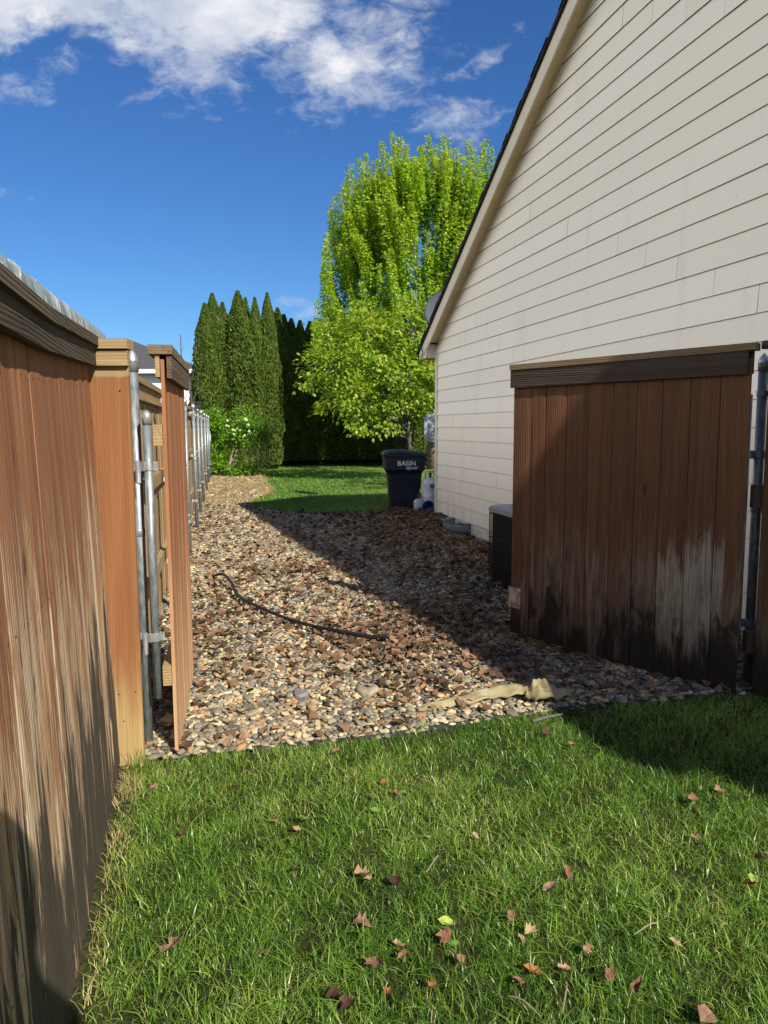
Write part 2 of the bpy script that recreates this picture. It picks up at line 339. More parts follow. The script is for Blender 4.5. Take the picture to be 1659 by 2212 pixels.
def soil_mat(name, a, b_, sc_=30):
    m, t, b = mat(name); o = t.obj(); n1 = t.noise(o, sc_, 8, 0.7); n2 = t.noise(o, sc_ * 0.12, 4)
    c = t.mix(t.step(n1, 0.3, 0.72), a, b_); c = t.mix(t.m('MULTIPLY', t.step(n2, 0.4, 0.7), 0.5), c, tuple(q * 0.6 for q in a))
    setin(t, b, Base_Color=c, Roughness=0.95, Specular_IOR_Level=0.1, Normal=t.bump(n1, 0.9, 0.02)); return m
M['soil'] = soil_mat('dark_soil', (0.05, 0.035, 0.022), (0.13, 0.095, 0.06))
M['thatch'] = soil_mat('lawn_thatch', (0.025, 0.035, 0.010), (0.10, 0.10, 0.035), 60)
M['ground'] = soil_mat('open_ground', (0.05, 0.07, 0.02), (0.10, 0.11, 0.04), 2)

# ================================================================== THE GROUND
W0 = np.array([0.857, 12.109, 0.0])                 # far corner of the house wall at the ground
wd = norm(np.array([-0.245, 0.97, 0.0]))            # along the wall, away from the viewer
un = -wd                                            # towards the viewer
wn = np.array([-wd[1], wd[0], 0.0])                 # out of the wall, to the left
def fence_x(Y): return -0.344 - 0.261 * Y           # near boundary fence face
def post_x(Y): return -0.417 - 0.2152 * Y           # row of steel posts
edge_pts = np.array([(-1.25, 3.02), (-1.0, 3.09), (-0.27, 3.25), (0.0, 3.31), (0.39, 3.46), (0.8, 3.60), (1.2, 3.70), (1.787, 3.83), (2.4, 3.93), (3.2, 4.05)])
def edge_y(x): return np.interp(x, edge_pts[:, 0], edge_pts[:, 1])      # near lawn / gravel line
far_px = [(534, 1090), (545, 1099), (590, 1105), (651, 1110), (690.5, 1113.5), (768.7, 1111), (839, 1103), (905, 1104), (960, 1112)]
far_b = np.array([G(*p)[:2] for p in far_px])
def far_y(x): return np.interp(x, far_b[:, 0], far_b[:, 1])
left_px = [(534, 1090), (552.6, 1076.7), (582.8, 1065.6), (584.4, 1059), (565, 1046.5), (568.5, 1035.4), (549.4, 1016)]
left_b = np.array([G(*p)[:2] for p in left_px]); left_b[:, 1] = np.maximum.accumulate(left_b[:, 1] + np.arange(len(left_b)) * 1e-3)
def left_x(y): return np.interp(y, left_b[:, 1], left_b[:, 0])
def walldist(x, y): return (x - W0[0]) * wn[0] + (y - W0[1]) * wn[1]
def sstep(v, a, b): t = np.clip((v - a) / (b - a), 0, 1); return t * t * (3 - 2 * t)
def gz(x, y):        # the gravel dips towards the house wall
    x = np.asarray(x, float); y = np.asarray(y, float)
    return -0.17 * (1 - sstep(walldist(x, y), 0.0, 0.8)) * (1 - sstep(y, 10.6, 11.8)) * sstep(y, 4.5, 6.5)

def sheet(name, pts, z, m, hf=None):
    bm = bmesh.new(); vs = [bm.verts.new((p[0], p[1], z)) for p in pts]; bm.faces.new(vs)
    if hf: bmesh.ops.triangulate(bm, faces=bm.faces)
    o = from_bm(name, bm, m); o['kind'] = 'structure'; return o
bm = bmesh.new(); vs = [bm.verts.new(p) for p in ((-600, -600, -.16), (600, -600, -.16), (600, 900, -.16), (-600, 900, -.16))]; bm.faces.new(vs)
tag(from_bm('ground', bm, M['ground']), kind='structure')
# gravel bed base (soil under the pebbles)
gx, gy = np.meshgrid(np.linspace(-8, 6, 71), np.linspace(2.6, 26, 118))
V = np.stack([gx.ravel(), gy.ravel(), gz(gx, gy).ravel() - 0.012], 1)
idx = np.arange(gx.size).reshape(gx.shape)
Fq = np.stack([idx[:-1, :-1].ravel(), idx[:-1, 1:].ravel(), idx[1:, 1:].ravel(), idx[1:, :-1].ravel()], 1)
tag(link('gravel_bed', np_mesh('gravel_bed', V, Fq, smooth=True), M['soil']), kind='structure')
lawn = [(-12, -8), (14, -8), (14, 4.2)] + [(x, y) for x, y in edge_pts[::-1]] + [(-12, 3.0)]
sheet('lawn', lawn, -0.004, M['thatch'])
fl = [tuple(p) for p in far_b] + [(14, 11.5), (14, 27.5), (left_b[-1][0], 27.5)] + [tuple(p) for p in left_b[::-1]]
sheet('back_lawn', fl, 0.0, M['thatch'])

sheet('hedge_bed', [(-9, 27.45), (14, 27.45), (14, 45), (-9, 45)], 0.006, soil_mat('hedge_mulch', (0.012, 0.009, 0.006), (0.035, 0.026, 0.018)))
# ---- pebbles
def ico(sub):
    bm = bmesh.new(); bmesh.ops.create_icosphere(bm, subdivisions=sub, radius=1.0)
    v = np.array([p.co[:] for p in bm.verts]); f = np.array([[q.index for q in fc.verts] for fc in bm.faces]); bm.free(); return v, f
def pebbles(P, size, sub, tint):
    tv, tf = ico(sub)
    # a few slightly different lumps
    allV, allF, allT, base = [], [], [], 0
    grp = rng.integers(0, 5, len(P))
    for g_ in range(5):
        sel = grp == g_
        if not sel.any(): continue
        k = rng.normal(size=(3, 3)); t2 = tv * (1 + 0.13 * np.sin(tv @ k * 1.3 + g_)[:, :1] + 0.07 * np.sin(tv @ k.T * 2.1)[:, 1:2])
        n = sel.sum(); a = rng.uniform(0, 6.28, n); tl = rng.normal(0, 0.28, n); tl2 = rng.normal(0, 0.28, n)
        sx = size[sel] * rng.uniform(0.85, 1.35, n); sy = size[sel] * rng.uniform(0.7, 1.0, n); sz = size[sel] * rng.uniform(0.32, 0.58, n)
        ca, sa = np.cos(a), np.sin(a)
        X = np.stack([ca, sa, tl], 1); X = norm(X); Y_ = np.stack([-sa, ca, tl2], 1); Z = norm(np.cross(X, Y_)); Y_ = np.cross(Z, X)
        Mx = np.stack([X * sx[:, None], Y_ * sy[:, None], Z * sz[:, None]], 2)
        V, Fc, T = assemble(t2, tf, Mx, P[sel], tint[sel])
        allV.append(V); allF.append(Fc + base); allT.append(T); base += len(V)
    return np.concatenate(allV), np.concatenate(allF), np.concatenate(allT)
def poisson_grid(x0, x1, y0, y1, step):
    nx, ny = int((x1 - x0) / step), int((y1 - y0) / step)
    X, Y_ = np.meshgrid(np.arange(nx), np.arange(ny)); X = X + 0.5 * (Y_ % 2)
    X = x0 + (X + rng.uniform(-.36, .36, X.shape)) * step; Y_ = y0 + (Y_ + rng.uniform(-.36, .36, Y_.shape)) * step
    return X.ravel(), Y_.ravel()
m, t, b = mat('river_pebbles')
rn = t.rnd(); o = t.obj(); n1 = t.noise(o, 90, 4); n2 = t.noise(o, 1.1, 3)
c = t.ramp(rn, [(0.0, (0.10, 0.105, 0.105)), (0.14, (0.20, 0.205, 0.20)), (0.28, (0.33, 0.32, 0.28)), (0.40, (0.46, 0.40, 0.29)), (0.52, (0.25, 0.24, 0.215)),
                (0.64, (0.55, 0.47, 0.33)), (0.74, (0.38, 0.27, 0.16)), (0.82, (0.15, 0.15, 0.15)), (0.90, (0.62, 0.57, 0.46)), (0.96, (0.42, 0.24, 0.12))], 'CONSTANT')
c = t.mix(1.0, c, (1.08, 1.0, 0.83), 'MULTIPLY'); c = t.mix(t.m('MULTIPLY', t.step(n1, 0.35, 0.75), 0.35), c, (0.13, 0.10, 0.06)); c = t.mix(t.m('MULTIPLY', t.step(n2, 0.45, 0.7), 0.3), c, (0.14, 0.11, 0.07))
setin(t, b, Base_Color=c, Roughness=0.62, Specular_IOR_Level=0.35, Normal=t.bump(t.noise(o, 220, 3), 0.12, 0.002)); M['pebble'] = m
def in_gravel(x, y, pad=0.0):
    ok = (y > edge_y(x) + 0.015 - pad) & (walldist(x, y) > -0.02) & (x > post_x(y) - 0.25)
    lawnside = (y > far_y(x)) & (x > left_x(y))
    return ok & ~lawnside & (np.abs(x) < 0.60 * y + 0.3)
bands = [(2.95, 4.6, 0.025, 0.0172, 3), (4.6, 6.6, 0.026, 0.0178, 2), (6.6, 9.2, 0.029, 0.0195, 2), (9.2, 15.2, 0.036, 0.024, 1), (15.2, 24, 0.08, 0.05, 1)]
Vs, Fs, base = [], [], 0
for y0, y1, st, sz, sub in bands:
    for lay in range(2):
        X, Y_ = poisson_grid(-6, 4, y0, y1, st * (1.0 if lay == 0 else 1.3))
        ok = in_gravel(X, Y_)
        if y0 > 15: ok &= rng.random(len(X)) < 0.35
        if y0 == 9.2: ok &= (rng.random(len(X)) < 1.0 - 0.7 * sstep(Y_, 12.8, 15) * (X < -1.5))
        X, Y_ = X[ok], Y_[ok]; n = len(X)
        s = sz * np.exp(rng.normal(0, 0.24, n)); s = np.clip(s, sz * .5, sz * 1.7) * (1.0 if lay == 0 else 0.9)
        Z = gz(X, Y_) + rng.uniform(0, 0.012, n) + (0.004 if lay == 0 else 0.018)
        V, Fc, _ = pebbles(np.stack([X, Y_, Z], 1), s, sub, np.zeros(n))
        Vs.append(V); Fs.append(Fc + base); base += len(V)
tag(link('river_pebble_gravel', np_mesh('gravel', np.concatenate(Vs), np.concatenate(Fs), smooth=True), M['pebble']), 'bed of grey, tan and cream river pebbles between fence and house', 'gravel', kind='stuff')
del Vs, Fs

# ---- leaf litter lying on the gravel
def leaf_template(kind):
    """outline leaf as a small fan mesh; length axis x, width y, curl in z"""
    if kind == 0:      # lobed maple-like
        pts = [(0, 0), (.18, .22), (.12, .48), (.38, .36), (.42, .60), (.62, .34), (.72, .22), (1, 0), (.72, -.22), (.62, -.34), (.42, -.60), (.38, -.36), (.12, -.48), (.18, -.22)]
    elif kind == 1:    # plain oval
        pts = [(0, 0), (.15, .2), (.4, .33), (.7, .24), (1, 0), (.7, -.24), (.4, -.33), (.15, -.2)]
    else:              # torn piece
        pts = [(0, 0.05), (.1, .4), (.45, .3), (.55, .55), (.9, .28), (.8, -.05), (1, -.25), (.6, -.42), (.3, -.25), (.05, -.3)]
    n = len(pts); v = [(.45, 0, 0)] + [(p[0], p[1], 0) for p in pts]
    inner = [(.45 + (p[0] - .45) * .55, p[1] * .55, 0) for p in pts]; v += inner
    f = []
    for i in range(n):
        j = (i + 1) % n
        f += [(1 + i, 1 + j, 1 + n + j), (1 + i, 1 + n + j, 1 + n + i), (0, 1 + n + i, 1 + n + j)]
    return np.array(v, float), np.array(f)
def curl(v, a, bb, rnd):
    v = v.copy(); x, y = v[:, 0] - .45, v[:, 1]
    v[:, 2] = a * y * y + bb * x * x + 0.10 * np.abs(y) * 1.0 + 0.05 * np.sin(9 * x + rnd) * np.cos(8 * y + rnd)
    return v
gp = []
N0 = 85000
X = rng.uniform(-3.2, 3, N0); Y_ = rng.uniform(3.05, 13.5, N0)
wdist = walldist(X, Y_)
line = np.array([-2.654, 13.689]), np.array([1.068, 3.047])
ld = norm(line[1] - line[0]); sd = (X - line[0][0]) * ld[1] - (Y_ - line[0][1]) * ld[0]      # signed distance right(-)/left of diagonal
pr = 0.10 + 0.75 * np.exp(-((wdist - 0.5) / 1.0) ** 2) + 1.7 * np.exp(-(((X - 0.25) / 0.7) ** 2 + ((Y_ - 4.95) / 0.8) ** 2)) + 0.45 * np.exp(-(((X + 0.9) / 0.6) ** 2 + ((Y_ - 6.8) / 1.2) ** 2)) + 0.4 * np.exp(-(((X + 1.35) / 0.35) ** 2 + ((Y_ - 5) / 1.5) ** 2)) + 0.45 * np.exp(-(((Y_ - edge_y(X)) / 0.12) ** 2)) * (X < -0.55)
cl = 0.5 + 0.5 * np.sin(X * 5.1 + 1.3 * np.sin(Y_ * 2.3)) * np.sin(Y_ * 3.7 + X)
ok = in_gravel(X, Y_) & (rng.random(N0) < pr * (0.35 + 0.85 * cl) * 0.50)
X, Y_ = X[ok], Y_[ok]; n = len(X)
Vs, Fs, Ts, base = [], [], [], 0
grp = rng.integers(0, 12, n)
for g_ in range(12):
    s_ = grp == g_
    tv, tf = leaf_template([0, 1, 2, 2, 1, 0][g_ % 6]); tv = curl(tv, rng.uniform(-.9, 1.0), rng.uniform(-.5, .8), g_)
    tv[:, 0] -= .45; k = s_.sum(); sz = rng.uniform(0.028, 0.070, k) * np.where(Y_[s_] > 7, 1.25, 1.0)
    a = rng.uniform(0, 6.28, k); d = np.stack([np.cos(a), np.sin(a), rng.normal(0, .35, k)], 1); up = norm(np.stack([rng.normal(0, .45, k), rng.normal(0, .45, k), np.ones(k)], 1))
    Mx = frames(d, up) * sz[:, None, None]
    V, Fc, T = assemble(tv, tf, Mx, np.stack([X[s_], Y_[s_], gz(X[s_], Y_[s_]) + 0.040 + rng.uniform(0, .018, k) + .01 * (Y_[s_] > 7)], 1), rng.beta(2, 2.4, k))
    Vs.append(V); Fs.append(Fc + base); Ts.append(T); base += len(V)
tag(link('leaf_litter', np_mesh('leaf_litter', np.concatenate(Vs), np.concatenate(Fs), np.concatenate(Ts)), M['litter']), 'dry brown leaf litter scattered over the pebbles and thickest beside the house', 'leaf litter', kind='stuff')

# ---- grass
def blades(P, L, W, lean, tint, seg=3):
    n = len(P); a = rng.uniform(0, 6.28, n); h = np.stack([np.cos(a), np.sin(a), np.zeros(n)], 1)
    side = np.stack([-np.sin(a), np.cos(a), np.zeros(n)], 1)
    # twist the flat of the blade at random
    tw = rng.uniform(-1, 1, n)[:, None]; side = norm(side + h * tw)
    rows = []
    for i in range(seg + 1):
        s = i / seg
        c = P + h * (lean * L * s ** 1.7)[:, None] + np.array([0, 0, 1.0]) * (L * s * (1 - 0.35 * lean * s))[:, None]
        wv = side * (W * (1 - s ** 2.2) * 0.5 + 0.0002)[:, None]
        rows += [c - wv, c + wv]
    V = np.stack(rows, 1).reshape(-1, 3); k = 2 * (seg + 1)
    tf = np.array([[2 * i, 2 * i + 1, 2 * i + 3, 2 * i + 2] for i in range(seg)])
    Fc = (tf[None] + (np.arange(n) * k)[:, None, None]).reshape(-1, 4)
    return V, Fc, np.repeat(tint, k)
def vnoise(x, y, s, seed=0):        # cheap smooth noise
    r = np.random.default_rng(seed); out = np.zeros_like(x)
    for i in range(6):
        k = r.normal(size=2) * s * (1 + .5 * i); out += np.sin(x * k[0] + y * k[1] + r.uniform(0, 6.28)) / (1 + .4 * i)
    return out / 2.6
NB = 400000
X = rng.uniform(-1.3, 3.0, NB); Y_ = rng.uniform(1.15, 4.2, NB)
# denser close to the lens
ok = (Y_ < edge_y(X) + 0.01) & (X > fence_x(Y_) + 0.012) & (np.abs(X) < 0.58 * Y_ + 0.25) & (rng.random(NB) < np.clip(1.25 - 0.18 * Y_, 0.4, 1))
X, Y_ = X[ok], Y_[ok]
clump = vnoise(X, Y_, 7.0, 3); clump2 = vnoise(X, Y_, 2.4, 5); clump3 = vnoise(X, Y_, 22.0, 9)
df = X - fence_x(Y_)
keep = rng.random(len(X)) < np.clip(0.66 + 0.30 * clump + 0.28 * clump3, 0.12, 1) * sstep(df, -0.02, 0.10)
X, Y_, clump, clump2, clump3, df = [q[keep] for q in (X, Y_, clump, clump2, clump3, df)]
n = len(X)
L = (0.020 + 0.011 * clump + 0.007 * clump3 + rng.gamma(2.0, 0.0085, n)) * 0.88 * np.where(rng.random(n) < .04, 1.45, 1.0) * (0.75 + 0.25 * sstep(df, 0, .3)); L = np.clip(L, 0.010, 0.085)
W = rng.uniform(0.0013, 0.0027, n) * (1 + 0.6 * (L > 0.055)); lean = np.clip(rng.normal(0.9, 0.45, n), 0.05, 1.8)
tint = 0.33 + 0.19 * clump2 + 0.10 * clump - 0.06 * clump3 + rng.normal(0, 0.19, n); tint += 0.30 * np.exp(-(df / 0.07) ** 2) + 0.12 * np.exp(-(df / 0.3) ** 2); tint += (rng.random(n) < 0.045) * rng.uniform(.25, .6, n)
tint += 0.25 * np.clip(vnoise(X, Y_, 3.6, 21) - 0.75, 0, 1)
V, Fc, T = blades(np.stack([X, Y_, np.full(n, -0.004)], 1), L, W, lean, np.clip(tint, 0, 1))
tag(link('lawn_grass', np_mesh('lawn_grass', V, Fc, T, smooth=True), M['grass']), 'green lawn grass in the foreground with paler dry blades by the fence', 'grass', kind='stuff')
# back lawn grass
NB = 190000
Y_ = rng.uniform(0, 1, NB) ** 1.3 * 14.6 + 12.6; X = rng.uniform(-6.5, 6, NB)
ok = (Y_ > far_y(X)) & (X > left_x(Y_) + 0.02) & (X < 0.075 * Y_ + 0.6) & (Y_ < 27.2)
X, Y_ = X[ok], Y_[ok]; n = len(X); c2 = vnoise(X, Y_, 0.8, 4)
V, Fc, T = blades(np.stack([X, Y_, np.zeros(n)], 1), rng.uniform(0.03, 0.06, n), rng.uniform(.006, .012, n), rng.uniform(.2, 1.0, n), np.clip(0.42 + 0.1 * c2 + rng.normal(0, .1, n), 0, 1), 2)
tag(link('back_lawn_grass', np_mesh('back_lawn_grass', V, Fc, T), M['grass']), 'mown green lawn grass between the gravel and the tall hedge', 'grass', kind='stuff')
# dry straw: verge by the far fence, plus tufts in the near corner
NB = 150000
Y_ = rng.uniform(12.5, 25, NB); X = rng.uniform(-7, -0.8, NB)
ok = (X > post_x(Y_) - 0.1) & (X < left_x(Y_) + 0.12) & (rng.random(NB) < sstep(Y_, 12.3, 15.5) * (0.55 + 0.45 * vnoise(X, Y_, 1.4, 8))) & (Y_ > far_y(X) - 2.0)
X1, Y1 = X[ok], Y_[ok]; n = len(X1)
tall = np.exp(-(((X1 + 1.95 - 0.0) / .55) ** 2 + ((Y1 - 17.0) / 1.1) ** 2))
V1 = blades(np.stack([X1, Y1, np.zeros(n)], 1), rng.uniform(.04, .11, n) * (1 + 1.8 * tall * rng.random(n)), rng.uniform(.005, .011, n), rng.uniform(.2, 1.1, n), np.clip(rng.normal(.55, .2, n) - 0.5 * sstep(Y1, 20, 23), 0, 1), 2)
Yc = rng.uniform(1.3, 3.5, 3600); Xc = fence_x(Yc) + np.abs(rng.normal(0, .045, 3600)) + 0.01
k = rng.random(3600) < np.clip(.04 + .4 * vnoise(Xc, Yc, 6, 2), .05, 1)
Xc, Yc = Xc[k], Yc[k]; n = len(Xc)
V2 = blades(np.stack([Xc, Yc, np.zeros(n)], 1), rng.uniform(.02, .075, n), rng.uniform(.0012, .0022, n), rng.uniform(.5, 1.5, n), rng.uniform(.3, 1, n), 2)
tag(link('dry_grass', np_mesh('dry_grass', np.concatenate([V1[0], V2[0]]), np.concatenate([V1[1], V2[1] + len(V1[0])]), np.concatenate([V1[2], V2[2]])), M['straw']),
    'dry straw-coloured grass along the foot of the boundary fence and by the far pebbles', 'dry grass', kind='stuff')

# ================================================================== THE HOUSE
PITCH = 0.585; OV = 0.18
ZE = 2.70                                     # roof surface height at the far eave line t=-0.36
Oe = W0 + wn * OV
TT, NN = G(521, 1093), G(1367, 1651)          # tip and near corner of the house's shadow on the ground
def on_gable(Pg): k = ((Oe - Pg) @ wn) / (S @ wn); q = Pg + S * k; return (q - Oe) @ un, q[2]
tP, zP = on_gable(TT); tQ, zQ = on_gable(NN)
zP = ZE + PITCH * (tP + 0.36)
def roofz(t): return ZE + PITCH * (t + 0.36) if t <= tP else zP + (zQ - zP) * (t - tP) / (tQ - tP)
print('gable', tP, zP, tQ, zQ)
def HW(t, o, z): p = W0 + un * t + wn * o; return (p[0], p[1], z)     # t along wall to viewer, o out of wall
BACK = -9.0
hang = math.atan2(un[1], un[0])               # local +x = un (towards viewer), local -y = out? handled below
house = empty('house', tuple(W0), 0, 'cream lap-sided house gable with a steep dark roof edge right of the gravel', 'house')
def HL(t, o, z): p = un * t + wn * o; return (p[0], p[1], z)          # local to the house empty
# siding material (house-local object coords are world aligned; use distance along the wall)
m, t, b = mat('cream_lap_siding')
o = t.obj()
al = t.n('VectorMath', {0: o, 1: tuple(un)}, operation='DOT_PRODUCT', out=1); _, _, z = t.xyz(o)
v = t.n('CombineXYZ', {0: al, 1: 0.0, 2: z}); rn = t.rnd()
v2 = t.n('CombineXYZ', {0: t.m('ADD', al, t.m('MULTIPLY', rn, 40.0)), 1: 0.0, 2: z})
gr = t.noise(t.scale(v2, (2.2, 1, 46)), 1.0, 5, 0.6, 1.8); st = t.noise(t.scale(v, (2.6, 1, 0.7)), 1.0, 5, 0.65, 0.4); st2 = t.noise(t.scale(v, (14, 1, 2.2)), 1.0, 4)
c = t.mix(rn, (0.85, 0.80, 0.69), (0.885, 0.84, 0.735))
c = t.mix(t.m('MULTIPLY', t.step(st, 0.50, 0.78), 0.28), c, (0.55, 0.52, 0.46)); sm_ = t.noise(t.scale(v, (5, 1, 9)), 1.0, 6, .7, .8); c = t.mix(t.m('MULTIPLY', t.m('MULTIPLY', t.step(sm_, .58, .75), t.step(z, 3.4, 2.2)), .22), c, (0.38, 0.36, 0.32))
low = t.m('SUBTRACT', 1.0, t.step(z, 0.0, 1.0)); c = t.mix(t.m('MULTIPLY', low, t.m('MULTIPLY', t.step(st2, .3, .7), .4)), c, (0.56, 0.47, 0.28))
spk = t.step(t.noise(t.scale(v, (26, 1, 9)), 1.0, 3), 0.735, 0.79); c = t.mix(t.m('MULTIPLY', spk, 0.5), c, (0.3, 0.25, 0.2))
setin(t, b, Base_Color=c, Roughness=0.6, Specular_IOR_Level=0.3, Normal=t.bump(gr, 0.28, 0.004)); M['siding'] = m
m, t, b = mat('cream_trim_paint'); o = t.obj()
c = t.mix(t.step(t.noise(o, 3.0, 6, .7), .45, .8), (0.70, 0.63, 0.50), (0.60, 0.50, 0.34)); setin(t, b, Base_Color=c, Roughness=0.6, Specular_IOR_Level=0.3); M['trimpaint'] = m
m, t, b = mat('soffit_paint'); o = t.obj(); c = t.mix(t.step(t.noise(o, 4.0, 6, .7), .4, .8), (0.74, 0.60, 0.34), (0.60, 0.45, 0.22)); setin(t, b, Base_Color=c, Roughness=0.7, Specular_IOR_Level=0.2); M['soffit'] = m
M['shingle'] = plain('charcoal_shingles', (0.035, 0.033, 0.033), 0.9, nscale=25, bump=0.6, var=0.25, spec=0.2)
M['concrete'] = plain('grey_concrete', (0.27, 0.255, 0.235), 0.9, nscale=6, bump=0.3, spec=0.2)

# lap siding on the gable: wedge boards, staggered joints, clipped by the roof line
bm = bmesh.new(); EX = 0.1957; Z0 = 0.066
def seg(t0, t1, z0, z1, o0=0.014, o1=0.002, lap=0.0):
    # t0 may differ at bottom/top because the roof cuts the board
    if isinstance(t0, tuple): tb0, tt0 = t0
    else: tb0 = tt0 = t0
    if isinstance(t1, tuple): tb1, tt1 = t1
    else: tb1 = tt1 = t1
    P = [HL(tb0, o0, z0), HL(tb1, o0, z0), HL(tt1, o1, z1), HL(tt0, o1, z1), HL(tb0, -0.01, z0), HL(tb1, -0.01, z0), HL(tt1, -0.01, z1), HL(tt0, -0.01, z1)]
    vs = [bm.verts.new(p) for p in P]
    for q in ((0, 1, 2, 3), (4, 7, 6, 5), (0, 4, 5, 1), (3, 2, 6, 7), (0, 3, 7, 4), (1, 5, 6, 2)):
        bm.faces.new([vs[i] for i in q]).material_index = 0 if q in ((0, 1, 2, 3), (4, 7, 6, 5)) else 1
def rake_t(z, near=False):          # t where the under-roof meets height z
    zz = z + 0.10
    if not near: return max(0.085, (zz - ZE) / PITCH - 0.36)
    return min(tQ, tP + (zz - zP) / (zQ - zP) * (tQ - tP))
ncourse = int((zP - Z0) / EX) + 1
# joints seen in the photograph, per course, as pixels; other courses get regular stagger
jpx = [(1228, 476), (1272, 493), (1337, 509), (1397, 533), (1466, 560), (1546, 589), (1641, 624), (1347, 50), (1411, 38), (1484, 32), (1568, 27), (1147, 443), (1029, 689), (1052, 715), (1081, 736), (1110, 767), (1000, 940), (1024, 970), (1074, 1039), (980, 910)]
joints = {}
for (px, py) in jpx:
    q = PP(px, py, W0, wn); cidx = int((q[2] - Z0) / EX); joints.setdefault(cidx, []).append((q - W0) @ un)
for i in range(ncourse):
    z0, z1 = Z0 + i * EX, Z0 + (i + 1) * EX + 0.001
    a0, a1 = rake_t(z0), rake_t(z1); b0, b1 = rake_t(z0, True), rake_t(z1, True)
    if a0 >= b0: break
    a1 = min(a1, tP); b1 = max(b1, tP)
    js = sorted(j for j in joints.get(i, []) if j > a1 + .1)
    js += [q for q in [7.4 + (i * 1.27) % 3.6 + 3.66 * k for k in range(3)] if not js or q > js[-1] + 1.5]
    js = [j for j in js if j < b1 - 0.1]
    edges = [(a0, a1)] + js + [(b0, b1)]
    for e0, e1 in zip(edges, edges[1:]):
        g0 = e0 if isinstance(e0, tuple) else e0 + 0.0018
        g1 = e1 if isinstance(e1, tuple) else e1 - 0.0018
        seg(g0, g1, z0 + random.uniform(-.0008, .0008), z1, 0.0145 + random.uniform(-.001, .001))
from_bm('lap_siding', bm, [M['siding'], plain('shadow_lap_edge', (.16, .12, .09), .9, nscale=8)], house)  # dark brown lap edges paint in the shadow line under each board
# body behind the siding
bm = bmesh.new()
prof = [(0.0, -.1), (0.0, ZE + PITCH * .36 - .10), (tP, zP - .10), (tQ - .25, zQ - .09), (tQ - .25, -.1)]
fr = [bm.verts.new(HL(tt, -0.012, zz)) for tt, zz in prof]; bk = [bm.verts.new(HL(tt, BACK, zz)) for tt, zz in prof]
bm.faces.new(fr); bm.faces.new(bk[::-1])
for i in range(5): j = (i + 1) % 5; bm.faces.new((fr[i], bk[i], bk[j], fr[j]))
from_bm('wall', bm, plain('house_wall_paint', (0.7, 0.64, 0.55), 0.7), house)
bm = bmesh.new(); seg_t = [(-0.008, 0.085)]
obox(bm, HL(-0.02, -0.09, Z0 - 0.02), un * 0.105, wn * 0.112, (0, 0, ZE + .06 - Z0)); from_bm('corner_board', bm, M['trimpaint'], house, bevel=.002)
bm = bmesh.new(); obox(bm, HL(0.01, -0.35, -0.30), un * (tQ - .3), wn * 0.335, (0, 0, 0.30 + Z0 + .012)); fnd = from_bm('foundation', bm, M['concrete'], house)
# roof slabs
def slab(t0, z0, t1, z1, o0, o1, thick, drop=0.0):
    bm_ = bmesh.new(); d = np.array(HL(t1, 0, z1)) - np.array(HL(t0, 0, z0)); nrm = norm(np.cross(wn, d)); nrm = nrm if nrm[2] > 0 else -nrm
    p = np.array(HL(t0, o0, z0)) - nrm * (drop + thick); obox(bm_, p, d, wn * (o1 - o0), nrm * thick); return bm_
from_bm('roof_slope', slab(-0.42, ZE - .06 * PITCH, tP, zP, BACK, OV + .03, 0.035), M['shingle'], house, bevel=.004)
from_bm('roof_slope', slab(tP, zP, tQ, zQ, BACK, OV + .03, 0.035), M['shingle'], house)
bm = bmesh.new(); dr_ = np.array(HL(tP, 0, zP)) - np.array(HL(-0.42, 0, ZE - .06 * PITCH)); Lr_ = np.linalg.norm(dr_); dr_ /= Lr_; nr_ = norm(np.cross(wn, dr_)); nr_ = nr_ if nr_[2] > 0 else -nr_
for k in range(int(Lr_ / .14)):
    jo = random.uniform(-.007, .012); p_ = np.array(HL(-0.42, OV - .12, ZE - .06 * PITCH)) + dr_ * (k * .14 + random.uniform(-.01, .01)) - nr_ * .004
    obox(bm, p_, dr_ * .15 + nr_ * .006, wn * (.152 + jo), nr_ * random.uniform(.007, .011))
from_bm('shingle_edge', bm, M['shingle'], house)
bm = slab(-0.36, ZE, tP, zP, OV - .022, OV, 0.175, 0.037)
from_bm('fascia', bm, M['trimpaint'], house, bevel=.002)
from_bm('fascia', slab(tP, zP, tQ, zQ, OV - .022, OV, 0.155, 0.037), M['trimpaint'], house)
from_bm('soffit', slab(-0.02, ZE + .34 * PITCH, tP, zP, 0.0, OV - .023, 0.012, 0.125), M['soffit'], house)
from_bm('soffit', slab(tP, zP, tQ, zQ, 0.0, OV - .023, 0.012, 0.125), M['soffit'], house)
# boxed eave return at the far corner, eave fascia behind
bm = bmesh.new(); obox(bm, HL(-0.36, BACK, ZE - 0.155), un * 0.34, wn * (OV - .024 - BACK), (0, 0, 0.012))
obox(bm, HL(-0.362, BACK, ZE - 0.155), un * 0.02, wn * (OV - BACK), (0, 0, 0.15)); from_bm('eave_box', bm, M['trimpaint'], house)
bm = bmesh.new()
q = [HL(-0.018, 0.0, ZE - .155), HL(-0.018, OV - .022, ZE - .155), HL(-0.018, OV - .022, ZE + .06), HL(-0.018, 0.0, ZE + .06)]
q2 = [tuple(np.array(p) + un * .012) for p in q]; a = [bm.verts.new(p) for p in q]; b2 = [bm.verts.new(p) for p in q2]
bm.faces.new(a); bm.faces.new(b2[::-1]); [bm.faces.new((a[i], b2[i], b2[(i + 1) % 4], a[(i + 1) % 4])) for i in range(4)]
from_bm('eave_return', bm, M['trimpaint'], house)
bm = bmesh.new()
q = [HL(-0.36, OV - .021, ZE - .155), HL(0.0, OV - .021, ZE - .155), HL(0.0, OV - .021, ZE + .03), HL(-0.36, OV - .021, ZE - .04)]
